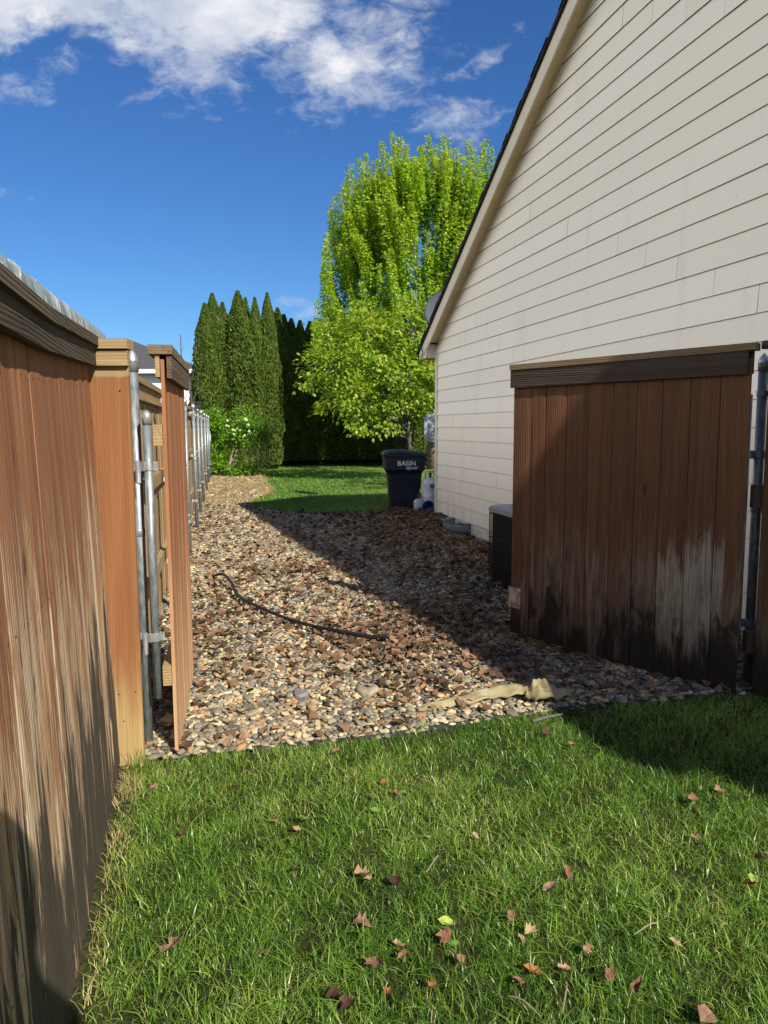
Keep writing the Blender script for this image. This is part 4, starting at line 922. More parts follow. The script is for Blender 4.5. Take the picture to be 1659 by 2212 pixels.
def text(body, size, loc, rot, m, parent, name='lettering', shear=0.0, spacing=1.0, bold=0.0):
    cu = bpy.data.curves.new(name, 'FONT'); cu.body = body; cu.size = size; cu.align_x = 'LEFT'; cu.shear = shear; cu.space_character = spacing; cu.extrude = .0015; cu.offset = bold
    o = bpy.data.objects.new(name, cu); COL.objects.link(o); dg = bpy.context.evaluated_depsgraph_get(); dg.update()
    me = bpy.data.meshes.new_from_object(o.evaluated_get(dg)); bpy.data.objects.remove(o); bpy.data.curves.remove(cu)
    o = link(name, me, m, parent); o.location = loc; o.rotation_euler = rot; return o
tilt = math.atan2(.010, .21)
text('BASIN', .118, (-.135, -.3845, .79), (R(90) - tilt, 0, 0), white, bn, 'lettering', 0, 1.0, .0018)
text('disposal', .075, (.005, -.3805, .728), (R(90) - tilt, 0, 0), white, bn, 'script_lettering', .35, .85, .0)

# propane tanks and jug
tank_m = plain('tank_white', (.80, .79, .76), .5, var=.16, nscale=7)
tk = empty('propane_tank', (PY(929, 1080, 12.75)[0], 12.75, -.01), 0, 'tall white propane cylinder with a collar at the house corner', 'gas cylinder')
bm = bmesh.new(); lathe(bm, [(.13, .0), (.13, .03), (.10, .035), (.135, .055), (.152, .10), (.155, .14), (.1535, .27), (.1555, .275), (.1535, .28), (.155, .47), (.15, .52), (.125, .565), (.07, .59), (.03, .595)], 28); from_bm('cylinder', bm, tank_m, tk, True)
bm = bmesh.new()
for a in range(-60, 240, 12):
    p0 = np.array([math.cos(R(a)), math.sin(R(a))]) * .085; p1 = np.array([math.cos(R(a + 12)), math.sin(R(a + 12))]) * .085
    lo = .575 if (a // 24) % 3 == 0 else .67
    obox(bm, (p0[0], p0[1], lo), (p1[0] - p0[0], p1[1] - p0[1], 0), (p0[0] * .05, p0[1] * .05, 0), (0, 0, .70 - lo))
from_bm('collar', bm, tank_m, tk)
bm = bmesh.new(); lathe(bm, [(.018, .59), (.018, .64), (.03, .642), (.03, .665), (.01, .67)], 12); from_bm('valve', bm, M['black'], tk, True)
bm = bmesh.new(); nseg = 6
for i in range(nseg):
    a, b = R(-95 + 11 * i), R(-84 + 11 * i); q = [bm.verts.new((.1562 * math.cos(c_), .1562 * math.sin(c_), z_)) for c_, z_ in ((a, .41), (b, .41), (b, .485), (a, .485))]; bm.faces.new(q)
from_bm('data_label', bm, plain('label_grey', (.2, .2, .19), .6, var=.4, nscale=60), tk)
t2 = empty('small_propane_tank', (PY(905, 1080, 12.62)[0], 12.66, -.01), 0, 'small white gas canister left of the tall propane cylinder', 'gas canister')
bm = bmesh.new(); lathe(bm, [(.07, 0), (.085, .015), (.09, .04), (.09, .16), (.082, .20), (.05, .225), (.022, .235)], 22); from_bm('cylinder', bm, tank_m, t2, True)
bm = bmesh.new(); lathe(bm, [(.02, .235), (.02, .275), (.013, .28), (.013, .32), (.018, .325)], 10); tube(bm, [(-.03, 0, .29), (.03, 0, .29)], .008, 6); from_bm('valve', bm, plain('brass_valve', (.12, .11, .1), .5, .3), t2, True)
jug = empty('blue_tub', (PY(931, 1110, 12.35)[0], 12.35, -.03), 0, 'blue plastic tub tipped against the house corner', 'tub')
bm = bmesh.new(); lathe(bm, [(.085, 0), (.095, .02), (.12, .14), (.13, .18), (.138, .185), (.138, .2), (.125, .2), (.11, .1), (.08, .02)], 26); bmesh.ops.rotate(bm, verts=bm.verts, cent=(0, 0, 0), matrix=Matrix.Rotation(R(62), 3, Vector((1, -.5, 0)))); bmesh.ops.translate(bm, verts=bm.verts, vec=(0, 0, .11)); bmesh.ops.scale(bm, verts=bm.verts, vec=(.8, .8, .8))
from_bm('tub_body', bm, plain('blue_plastic', (.015, .05, .16), .35, var=.08), jug, True)

# white slotted board on a pole behind the corner
sb = empty('slotted_board', (PY(955, 924, 17)[0], 17.0, 0), R(-6), 'white rounded board with slots, sticking out beyond the house corner', 'board')
bw, bh, zc = .41, .33, PY(930, 924, 17)[2]
bm = bmesh.new(); out = []
for sx, sz, a0_ in ((1, 1, 0), (-1, 1, 90), (-1, -1, 180), (1, -1, 270)):
    for k in range(7): a = R(a0_ + 15 * k); rr_ = .17; out.append((sx * (bw - rr_) + rr_ * math.cos(a), sz * (bh - rr_) + rr_ * math.sin(a)))
f0 = [bm.verts.new((x, -.015, zc + z_)) for x, z_ in out]; f1 = [bm.verts.new((x * .97, -.027, zc + z_ * .97)) for x, z_ in out]; b0 = [bm.verts.new((x, .015, zc + z_)) for x, z_ in out]
bm.faces.new(f1); bm.faces.new(b0[::-1]); n_ = len(out)
for i in range(n_): j = (i + 1) % n_; bm.faces.new((f0[i], f0[j], f1[j], f1[i])); bm.faces.new((b0[i], b0[j], f0[j], f0[i]))
from_bm('panel', bm, plain('white_panel', (.34, .37, .42), .6, var=.04, spec=.1), sb)
bm = bmesh.new(); dk = plain('slot_grey', (.17, .18, .20), .6)
for k, z_ in enumerate((.10, .02, -.07, -.16)):
    for x0_ in (-.26, -.02):
        if bm.verts: from_bm('slot', bm, dk, sb); bm = bmesh.new()
        tube(bm, [(x0_, -.029, zc + z_), (x0_ + .15, -.029, zc + z_ - .03)], .009, 6)
for (x, z_, dx_, dz_) in ((-.375, .0, 0, .06), (-.31, .24, .05, .04), (-.31, -.24, .05, -.04)):
    from_bm('slot', bm, dk, sb); bm = bmesh.new(); tube(bm, [(x, -.029, zc + z_ - dz_ / 2), (x + dx_, -.029, zc + z_ + dz_ / 2)], .009, 6)
from_bm('slot', bm, dk, sb)
text('C', .13, (-.19, -.0285, zc + .16), (R(90), 0, 0), dk, sb, 'lettering')
text('L', .13, (-.02, -.0285, zc + .16), (R(90), 0, 0), dk, sb, 'lettering')
bm = bmesh.new(); tube(bm, [(.30, .04, 0), (.30, .04, zc + .1)], .03, 12); from_bm('support_pole', bm, M['black'], sb)

# hose on the gravel
def spline(P, n=8):
    P = [np.asarray(p, float) for p in P]; out = []
    for i in range(len(P) - 1):
        p0, p1, p2, p3 = P[max(i - 1, 0)], P[i], P[i + 1], P[min(i + 2, len(P) - 1)]
        for k in range(n):
            t_ = k / n; out.append(.5 * ((2 * p1) + (-p0 + p2) * t_ + (2 * p0 - 5 * p1 + 4 * p2 - p3) * t_ ** 2 + (-p0 + 3 * p1 - 3 * p2 + p3) * t_ ** 3))
    out.append(P[-1]); return out
hp = [(460, 1252), (482, 1256), (500, 1272), (515, 1295), (560, 1322), (610, 1341), (660, 1357), (700, 1369), (760, 1378), (800, 1384), (840, 1386)]
Pg = [G(x, y, .045) for x, y in hp]
for i, p in enumerate(Pg): p[2] = .078 + (.03 if i in (1, 2) else 0) + .006 * math.sin(i * 2)
hose_m = plain('hose_rubber', (.014, .015, .018), .42, var=.1)
bm = bmesh.new(); tube(bm, spline(Pg), .0125, 8); tag(from_bm('hose', bm, hose_m, None, True), 'long black poly hose snaking across the pebbles', 'hose')
Pg = [G(x, y, .05) for x, y in ((900, 1379), (915, 1377), (935, 1375), (941, 1374))]
bm = bmesh.new(); tube(bm, spline(Pg), .011, 8); tag(from_bm('hose_offcut', bm, hose_m, None, True), 'short black hose offcut poking out of the leaf litter', 'hose')

# burlap cloth at the lawn edge
m, t, b = mat('burlap'); o = t.obj(); wv = t.n('TexWave', {'Vector': o, 'Scale': 180.0, 'Distortion': 1.0}, out=1); nz = t.noise(o, 9, 5)
setin(t, b, Base_Color=t.mix(t.step(nz, .3, .7), (.30, .25, .13), (.50, .43, .26)), Roughness=.9, Specular_IOR_Level=.1, Normal=t.bump(t.m('ADD', wv, t.m('MULTIPLY', nz, 4.0)), .5, .004))
def cloth(spine, widths, heights, seed, nz_=14):
    bm_ = bmesh.new(); sp = spline(spine, 10); rows = []; rs = np.random.default_rng(seed); ph = rs.uniform(0, 6, 8)
    for i, p in enumerate(sp):
        s = i / (len(sp) - 1); wdt = np.interp(s, np.linspace(0, 1, len(widths)), widths); hh = np.interp(s, np.linspace(0, 1, len(heights)), heights)
        d = norm(sp[min(i + 1, len(sp) - 1)] - sp[max(i - 1, 0)]); sd_ = np.array([-d[1], d[0], 0]); row = []
        for j in range(nz_ + 1):
            v_ = j / nz_ * 2 - 1
            z_ = p[2] + hh * (1 - v_ * v_) ** .8 * (.8 + .22 * math.sin(v_ * 5 + ph[0] + s * 3) + .12 * math.sin(v_ * 11 + ph[1] - s * 5)) + .006 * math.sin(s * 17 + v_ * 4 + ph[2]) + .004 * math.sin(s * 41 + ph[3])
            q = p + sd_ * wdt * (v_ + .12 * math.sin(s * 9 + ph[4]) + .10 * math.sin(s * 21 + v_ * 3)); row.append(bm_.verts.new((q[0], q[1], max(z_, .018))))
        rows.append(row)
    for a, b2_ in zip(rows, rows[1:]):
        for j in range(nz_): bm_.faces.new((a[j], a[j + 1], b2_[j + 1], b2_[j]))
    return bm_
bm = cloth([G(905, 1536, .03), G(960, 1522, .04), G(1030, 1505, .045), G(1080, 1496, .05), G(1130, 1493, .06), G(1155, 1498, .06)], [.012, .045, .055, .055, .07, .02], [.006, .02, .03, .04, .035, .02], 3)
bm2 = cloth([G(1135, 1505, .04), G(1152, 1503, .05), G(1175, 1500, .06), G(1200, 1500, .05), G(1240, 1500, .04)], [.02, .06, .075, .05, .02], [.03, .085, .075, .045, .02], 9)
me2 = bpy.data.meshes.new('t'); bm2.to_mesh(me2); bm.from_mesh(me2)
o = from_bm('burlap_cloth', bm, m, None, True); tag(o, 'crumpled tan burlap rag lying on pebbles by the lawn edge', 'cloth'); sm = o.modifiers.new('s', 'SOLIDIFY'); sm.thickness = .003

# lawn edging strip
edm = plain('edging_plastic', (.035, .037, .033), .6, var=.3, nscale=20)
bm = bmesh.new(); P = [np.array([x, edge_y(x) + .012 + .004 * math.sin(x * 9), -.01]) for x in np.linspace(-.6, 2.05, 60)]
for a, b in zip(P, P[1:]): obox(bm, a, b - a, (0, .006, 0), (0, 0, .034))
o = from_bm('lawn_edging', bm, edm); tag(o, 'thin dark plastic edging strip between lawn and pebbles', 'edging')
bm = bmesh.new(); e0, e1 = G(1150, 1558, .018), G(1215, 1543, .020); tube(bm, spline([e0, (e0 + e1) / 2 + np.array([0, .004, .002]), e1]), .008, 8)
o = from_bm('edging_connector', bm, plain('pale_plastic', (.12, .125, .12), .5)); tag(o, 'pale tube piece of edging poking out at the lawn border', 'edging')

# flat stones
def stone(px, py, sx, sy, sz, rz, colr, label, z=.03):
    p = G(px, py, z); bm_ = bmesh.new(); bmesh.ops.create_icosphere(bm_, subdivisions=3, radius=1)
    ph = [random.uniform(0, 6) for _ in range(4)]
    for v_ in bm_.verts:
        k = 1 + .12 * math.sin(3 * v_.co.x + ph[0]) + .1 * math.sin(4 * v_.co.y + ph[1]); f = max(-.55, min(.55, v_.co.z)) / .55
        v_.co = Vector((v_.co.x * sx * k, v_.co.y * sy * k, f * sz))
    o_ = from_bm('flat_stone', bm_, plain('stone_' + str(px), colr, .85, nscale=30, bump=.5), None, True); o_.location = (p[0], p[1], p[2]); o_.rotation_euler = (R(4), R(-3), rz); tag(o_, label, 'stone')
stone(795, 1492, .055, .075, .022, .3, (.34, .30, .22), 'large flat tan stone standing out among the pebbles near the lawn')
stone(906, 1364, .055, .05, .03, .8, (.30, .25, .19), 'brown angular stone in the leaf litter beyond the hose end')
stone(650, 1503, .045, .035, .022, 0, (.20, .205, .2), 'smooth grey oval stone left of the large flat stone')
stone(1345, 1512, .03, .022, .015, .2, (.30, .27, .22), 'pale oval stone in the shade at the foot of the dark gate')

# ================================================================== FALLEN LEAVES AND TWIGS ON THE LAWN
BR, DR, TN, PK, OR_, GR, YG = (.22, .11, .065), (.085, .04, .03), (.40, .27, .16), (.28, .165, .10), (.33, .13, .05), (.12, .26, .04), (.34, .42, .08)
def leafmat(name, c):
    m, t, b = mat(name); o = t.obj(); n1 = t.noise(o, 3.0, 5, .6); n2 = t.noise(o, 14, 4)
    vein = t.step(t.m('ABSOLUTE', t.xyz(o)[1]), .035, .012)
    col = t.mix(t.step(n1, .3, .7), tuple(q * .7 for q in c), tuple(min(1, q * 1.2) for q in c)); col = t.mix(t.m('MULTIPLY', vein, .5), col, tuple(min(1, q * 1.5) for q in c))
    setin(t, b, Base_Color=col, Roughness=.7, Specular_IOR_Level=.25, Normal=t.bump(n2, .35, .05)); return m
LM = {k: leafmat('leaf_' + k, c) for k, c in dict(brown=BR, dark=DR, tan=TN, pink=PK, orange=OR_, green=GR, yellow=YG).items()}
def D4(zx, zy): return 648.0 + zx * .6094, 1566.1 + zy * .6094
leaves = [   # x, y (photo), size m, colour, shape, curl, label
    ((371, 2047), .062, 'pink', 2, .9, 'big folded copper brown leaf on grass, lowest and nearest the near fence'),
    ((593, 1775), .036, 'tan', 2, .5, 'pale tan torn leaf on grass left of a green leaf pair'),
    ((655, 1770), .040, 'yellow', 1, .4, 'yellow green oval leaf lying beside a tan scrap in the left lawn'),
    ((640, 1790), .026, 'tan', 2, .7, 'small tan scrap touching the yellow green oval leaf'),
    ((510, 1700), .032, 'brown', 0, .6, 'small brown lobed leaf in the lawn closest to the pebbles on the left'),
    ((395, 1803), .028, 'dark', 2, .9, 'small dark brown curl in the grass beside the near fence'),
    ((332, 1700), .036, 'pink', 2, .4, 'dusty pinkish leaf in the corner between near fence and pebbles'),
    ((640, 1882), .030, 'dark', 2, 1.2, 'dark red curled leaf half sunk in grass left of centre'),
    (D4(215, 708), .055, 'pink', 0, .35, 'large pinkish brown lobed leaf, flat on the grass below centre'),
    (D4(352, 782), .052, 'tan', 1, 1.4, 'pale straw coloured rolled leaf right of the large pinkish lobed leaf'),
    (D4(268, 852), .060, 'pink', 0, .8, 'star shaped brown maple leaf standing up in the foreground grass'),
    (D4(365, 825), .026, 'brown', 2, .8, 'tiny brown scrap between the star shaped leaf and the rolled pale leaf'),
    (D4(118, 957), .040, 'dark', 1, 1.3, 'dark red narrow leaf low in the foreground left of centre'),
    (D4(172, 1000), .040, 'dark', 2, .8, 'dark red crumpled leaf at the bottom, right of the narrow dark red one'),
    (D4(473, 935), .030, 'orange', 2, .7, 'small bright orange leaf fragment in the bottom grass'),
    (D4(310, 940), .018, 'orange', 2, .5, 'very small orange flake left of the bright orange fragment'),
    (D4(215, 535), .042, 'tan', 2, 1.3, 'light tan curled leaf, upper of two crumpled ones left of the twig'),
    (D4(240, 560), .034, 'tan', 0, .9, 'light tan crumpled leaf just below the curled one left of the twig'),
    (D4(340, 555), .048, 'dark', 1, 1.2, 'long dark brown curled leaf left of the pale twig'),
    (D4(750, 683), .042, 'pink', 2, .7, 'brown toothed leaf in the middle of the lawn'),
    (D4(815, 740), .040, 'tan', 0, .9, 'tan ragged leaf, right of the brown toothed leaf and below it'),
    (D4(785, 757), .028, 'tan', 1, .9, 'tan narrow scrap touching the tan ragged leaf'),
    (D4(575, 838), .038, 'pink', 1, 1.1, 'pinkish brown folded leaf under the green pair in lower middle'),
    (D4(515, 760), .038, 'brown', 2, .7, 'greyish brown leaf beside a round green leaf in lower middle'),
    (D4(548, 775), .034, 'green', 1, .3, 'round green leaf beside the greyish brown one in lower middle'),
    (D4(520, 703), .040, 'yellow', 1, .6, 'light green pointed leaf just above the greyish brown leaf'),
    (D4(885, 590), .052, 'tan', 1, 1.0, 'pointed tan leaf folded in two at the centre right of the lawn'),
    (D4(945, 522), .045, 'brown', 1, 1.6, 'rolled brown leaf like a stick above the pointed folded tan leaf'),
    (D4(935, 872), .036, 'tan', 2, .9, 'small tan crumpled leaf low in the centre right grass'),
    (D4(775, 918), .034, 'brown', 1, .7, 'brown oval leaf near the bottom between two pale seed stalks'),
    (D4(828, 872), .040, 'orange', 2, .9, 'orange brown ragged leaf by a pale seed stalk near the bottom'),
    (D4(1018, 795), .026, 'pink', 2, .6, 'tiny pink brown scrap left of the upright brown oval leaf'),
    (D4(1102, 893), .046, 'brown', 1, .6, 'upright brown oval leaf in the lower right grass'),
    (D4(1195, 930), .050, 'brown', 1, 1.5, 'rolled brown leaf with orange edge, right of the upright oval leaf'),
    (D4(1325, 777), .032, 'tan', 2, .6, 'tan flake on a dry patch in the lower right lawn'),
    (D4(1440, 1042), .070, 'pink', 1, .5, 'large mauve brown leaf cut by the bottom edge at the right'),
    (D4(1640, 465), .050, 'pink', 0, .6, 'pinkish tan leaf at the right edge of the lawn'),
    (D4(1605, 550), .040, 'yellow', 1, .8, 'light green leaf tip near the right edge, below the pinkish tan leaf'),
    (D4(1595, 572), .034, 'dark', 2, .6, 'dark scrap directly under the light green leaf tip at the right'),
    (D4(1487, 228), .046, 'pink', 0, .3, 'flat pinkish leaf in the sunny grass below the house shadow, left of two'),
    (D4(1600, 257), .040, 'pink', 2, .5, 'pinkish leaf by the right edge below the house shadow, right of two'),
    (D4(1390, 270), .044, 'brown', 2, 1.1, 'dark brown curled leaf left of the flat pinkish leaf below the shadow'),
    (D4(1400, 398), .034, 'pink', 2, .5, 'small pinkish scrap above a grey twig in the right lawn'),
    (D4(968, 72), .036, 'pink', 2, .5, 'dull pink leaf at the tip of the house shadow'),
    (D4(872, 38), .044, 'dark', 0, 1.2, 'dark red brown curled leaf near the lawn border by the pale edging tube'),
    (D4(1033, 105), .028, 'tan', 2, .6, 'small tan flake just inside the tip of the house shadow'),
    (D4(755, 83), .026, 'pink', 1, .6, 'small pinkish oval leaf left of the dark red brown curled one'),
    (D4(205, 190), .032, 'green', 1, .3, 'dark green oval leaf overlapping an orange scrap in the upper left lawn'),
    (D4(190, 200), .026, 'orange', 2, .6, 'orange scrap under the dark green oval leaf in the upper left lawn'),
    (D4(165, 211), .024, 'brown', 2, .6, 'tiny red brown scrap left of the orange scrap and green leaf'),
    (D4(297, 209), .028, 'orange', 1, .7, 'small orange brown leaf right of the orange scrap in the upper lawn'),
    (D4(368, 237), .028, 'green', 1, .3, 'round bright green leaf in the upper lawn beside a brown one'),
    (D4(343, 245), .032, 'brown', 2, .6, 'red brown leaf touching the round bright green leaf'),
    (D4(268, 313), .034, 'green', 1, .6, 'long dark green leaf alone in the left middle lawn'),
    (D4(520, 155), .028, 'dark', 1, 1.2, 'thin dark leaf standing upright in the upper middle lawn'),
    (D4(457, 401), .022, 'green', 1, .3, 'tiny round green leaf above the pale twig'),
    (D4(622, 400), .026, 'tan', 1, .9, 'small tan leaf in the centre of the lawn'),
    (D4(430, 8), .070, 'yellow', 1, .35, 'large bright green leaf on the pebbles at the lawn border'),
    (D4(665, 13), .055, 'green', 1, .2, 'long flat green leaf lying on the lawn border right of the large bright one'),
    (D4(20, 342), .034, 'green', 1, .5, 'folded green leaf in the left lawn below the tan and green group'),
    (D4(130, 95), .055, 'pink', 1, 1.5, 'long brown curled stalk leaf crossing the lawn border'),
]
lg_ = 'fallen leaves scattered on the foreground lawn'
tcache = {}
for i, (p, s, ck, shp, cu_, lab) in enumerate(leaves):
    on_edge = p[1] < 1600
    g = G(p[0], p[1], .022); tv, tf = leaf_template(shp); tv = curl(tv, cu_, cu_ * .5 - .2, i); tv[:, 0] -= .45; rj = np.random.default_rng(i); tv[:, :2] *= 1 + rj.normal(0, .10, (len(tv), 1)); tv[:, 1] *= rj.uniform(.7, 1.15); tv[:, 2] += rj.normal(0, .03, len(tv)) + .25 * rj.uniform(-1, 1) * tv[:, 0] * tv[:, 1] * 4
    o = link('fallen_leaf', np_mesh('fallen_leaf', tv, tf), LM[ck]); s *= 1.12
    o.scale = (s, s, s); o.location = (g[0], g[1], .022 + .005 * (i % 3)); o.rotation_euler = (random.uniform(-.45, .2), random.uniform(-.5, .5), random.uniform(0, 6.28)); tag(o, lab, 'leaf', lg_)
for (p0, p1, r, lab, mm) in [((D4(490, 462)), (D4(450, 520)), .0022, 'short pale forked twig lying in the centre left of the lawn', 'bark_pale'), (D4(945, 910), D4(930, 1020), .002, 'thin white twig low in the centre of the lawn', 'bark_pale'),
                         (D4(1270, 702), D4(1185, 742), .0018, 'thin straw stalk in the lower right lawn', 'bark_pale'), (D4(740, 960), D4(855, 1035), .0018, 'long bent straw stalk near the bottom of the lawn', 'bark_pale'),
                         (D4(1400, 420), D4(1437, 450), .003, 'short grey twig below the small pinkish scrap in the right lawn', 'twig')]:
    a, b2_ = G(*p0, .045), G(*p1, .045); bm = bmesh.new(); tube(bm, spline([a, a * .6 + b2_ * .4 + np.array([.004, .003, .008]), b2_]), r, 5)
    tag(from_bm('twig', bm, M[mm]), lab, 'twig')
# dark tuft of grass beside the return board
def tuft(x, y, n, L0, m, lab):
    P = np.stack([x + rng.normal(0, .02, n), y + rng.normal(0, .015, n), np.zeros(n)], 1)
    V, Fc, T = blades(P, rng.uniform(L0 * .5, L0, n), rng.uniform(.0018, .003, n), rng.uniform(.3, 1.1, n), rng.uniform(.1, .5, n), 4)
    tag(link('grass_tuft', np_mesh('grass_tuft', V, Fc, T, smooth=True), m), lab, 'grass tuft')
tuft(-1.03, 2.98, 55, .15, M['grass'], 'tall green grass tuft at the foot of the short return board')
tuft(G(1010, 1440)[0], G(1010, 1440)[1], 40, .08, M['grass'], 'small weed tuft among pebbles and dead leaves near the house shadow')
tuft(G(430, 1290)[0], G(430, 1290)[1], 40, .09, M['grass'], 'small weed tuft in the pebbles beside the open gate leaf')
tuft(G(800, 1530)[0], G(800, 1530)[1], 30, .06, M['grass'], 'tiny weed tuft below the large flat tan stone')

# ================================================================== TREES
def leafcards(P, d, size, up=None, kind='rhomb'):
    n = len(P); up = rdir(n) if up is None else up
    if kind == 'rhomb': tv = np.array([(0, 0, 0), (.42, .36, .06), (1, 0, -.05), (.42, -.36, .06)], float); tf = np.array([(0, 2, 1), (0, 3, 2)])
    elif kind == 'long': tv = np.array([(0, 0, 0), (.45, .17, .03), (1, 0, -.08), (.45, -.17, .03)], float); tf = np.array([(0, 2, 1), (0, 3, 2)])
    Mx = frames(d, up) * size[:, None, None]
    return Mx, tv, tf
def crown(name, P, d, size, tint, m, parent, up=None, kind='rhomb'):
    Mx, tv, tf = leafcards(P, d, size, up, kind); V, Fc, T = assemble(tv, tf, Mx, P, np.clip(tint, 0, 1))
    me = np_mesh(name, V, Fc, T); return link(name, me, m, parent)
def limb(bm, a, b_, r0_, r1_, wob=.08, n=7, k=7):
    a, b_ = np.asarray(a, float), np.asarray(b_, float); L = np.linalg.norm(b_ - a); P = []
    for i in range(n + 1):
        s = i / n; P.append(a * (1 - s) + b_ * s + rng.normal(0, wob * L * .3, 3) * math.sin(math.pi * s))
    tube(bm, P, [r0_ * (1 - i / n) + r1_ * i / n for i in range(n + 1)], k); return P

# --- arborvitae hedge: columns of small upright sprays
def arb_mesh(H, Rm, n, seed):
    r = np.random.default_rng(seed)
    z = r.uniform(0.02, 1, n) ** .95; z = np.clip(z, 0, .999)
    prof = np.interp(z, [0, .08, .35, .6, .8, .92, 1.0], [.80, .98, 1.0, .88, .60, .30, .03])
    a = r.uniform(0, 2 * np.pi, n)
    lump = 1 + .09 * np.sin(a * 3 + z * 9 + seed) + .08 * np.sin(a * 5 - z * 21) + .07 * np.sin(a * 2 + z * 37) + .07 * np.sin(a * 9 + z * 60 + seed) * np.sin(a * 4 - z * 85)
    inn = 1 - np.abs(r.normal(0, .10, n)); rad = Rm * prof * lump * inn
    P = np.stack([rad * np.cos(a), rad * np.sin(a), z * H], 1)
    outw = np.stack([np.cos(a), np.sin(a), np.zeros(n)], 1)
    d = norm(outw * .55 + np.array([0, 0, 1.0]) + r.normal(0, .32, (n, 3)))
    up = norm(outw + r.normal(0, .55, (n, 3)))
    size = r.uniform(.05, .105, n) * (1 - .25 * (z > .85))
    tv = np.array([(0, -.10, 0), (0, .10, 0), (.3, .28, .04), (.62, .20, .0), (1, .03, -.06), (.6, -.22, .02), (.3, -.30, .04)], float)
    tf = np.array([(0, 1, 2, 6), (6, 2, 3, 5), (5, 3, 4, 4)])
    tv = np.array([(0, -.08, 0), (.0, .08, 0), (.40, .30, .05), (1.0, .10, -.08), (.95, -.10, -.05), (.42, -.30, .05)], float); tf = np.array([(0, 1, 2, 5), (5, 2, 3, 4)])
    Mx = frames(d, up) * size[:, None, None]
    tint = .40 + .10 * np.sin(a * 4 + z * 15) + r.normal(0, .14, n) + .15 * (inn > .93)
    V, Fc, T = assemble(tv, tf, Mx, P, np.clip(tint, 0, 1)); me = np_mesh('crown', V, Fc, T); me.materials.append(M['arb']); return me
arbm = [arb_mesh(1.0, 1.0, 10, 0)]
def trunk_mesh(H, r, name='trunk'):
    bm_ = bmesh.new(); tube(bm_, [(0, 0, -.05), (.02, .01, H * .4), (0, 0, H * .85)], [r, r * .7, r * .15], 8); me = bpy.data.meshes.new(name); bm_.to_mesh(me); bm_.free(); me.materials.append(M['bark']); return me
HB = 6.2; variants = [arb_mesh(HB, .62, 24000, s) for s in (1, 2, 3, 4)]; tr_me = trunk_mesh(HB, .09)
# a core that stops light leaking through
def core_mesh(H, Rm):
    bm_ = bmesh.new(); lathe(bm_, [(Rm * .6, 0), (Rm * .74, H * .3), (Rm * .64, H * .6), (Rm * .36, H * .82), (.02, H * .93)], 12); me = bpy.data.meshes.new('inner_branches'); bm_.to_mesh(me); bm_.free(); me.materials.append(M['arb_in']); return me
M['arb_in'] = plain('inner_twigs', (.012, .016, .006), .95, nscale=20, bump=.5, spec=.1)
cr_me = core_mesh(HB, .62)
ap = [(442, 657, 24.4), (458, 636, 25.0), (480, 655, 25.3), (513, 631, 25.2), (530, 645, 26.2), (550, 644, 25.6), (577, 634, 25.7), (599, 667, 26.2), (613, 681, 26.5), (629, 690, 26.8), (648, 694, 27.2), (669, 696, 27.4),
      (691, 690, 27.6), (715, 700, 27.8), (740, 702, 28.0), (768, 698, 28.2), (795, 705, 28.4), (822, 700, 28.5), (850, 706, 28.6), (878, 702, 28.7), (906, 704, 28.8), (934, 700, 28.9), (962, 703, 29.0), (990, 700, 29.1)]
alab = ['arborvitae column at the left end of the hedge', 'tall arborvitae column, second from the left end', 'slender arborvitae between the two tall leftmost columns', 'broad sunlit arborvitae column, tallest of the left group', 'arborvitae tip peeking out behind the broad tallest column',
        'sunlit arborvitae column right of the broad tallest one', 'pointed arborvitae column where the hedge turns from sun to shade', 'dark arborvitae just right of the pointed turning column', 'dark shaded arborvitae second right of the pointed turning column',
        'dark shaded arborvitae third right of the pointed turning column', 'dark arborvitae beside the left side of the yellow green tree', 'dark arborvitae just behind the left edge of the yellow green tree']
nums = ['first', 'second', 'third', 'fourth', 'fifth', 'sixth', 'seventh', 'eighth', 'ninth', 'tenth', 'eleventh', 'twelfth']
alab2 = ['dark arborvitae screened by the yellow green tree, %s from its left side' % q for q in nums]
for i, (px, py, Y) in enumerate(ap):
    if i > 6: Y = 28.9 + .13 * (i - 7)
    top = PY(px, py, Y); k = top[2] / HB; wk = (1.12 if i in (3,) else .92 if i < 7 else 1.0) * (0.92 + .1 * ((i * 37) % 5) / 4)
    if i in (2, 4): wk *= .8
    if i in (5, 6): wk *= .78
    e = empty('arborvitae', (top[0], Y, 0), R(37 * i), alab[i] if i < len(alab) else alab2[i - len(alab)], 'conifer', 'arborvitae columns forming the tall hedge')
    for nm, me in (('crown', variants[i % 4]), ('trunk', tr_me), ('inner_branches', cr_me)):
        o = bpy.data.objects.new(nm, me); COL.objects.link(o); o.parent = e; o.scale = (wk, wk, k)

# --- big maple: upright shoots clothed in leaves
mp = np.array([PY(936, 1008, 25.2)[0], 25.2, 0.0])
mt = empty('maple_tree', (mp[0], mp[1], 0), 0, 'tall bright green maple with upright leafy shoots beyond the house', 'tree')
bm = bmesh.new(); tube(bm, [(0, 0, -.1), (.02, 0, .6), (-.03, 0, 1.4), (0, 0, 2.0)], [.27, .20, .18, .17], 12)
cxm = PY(890, 600, 24.8)[0] - mp[0]
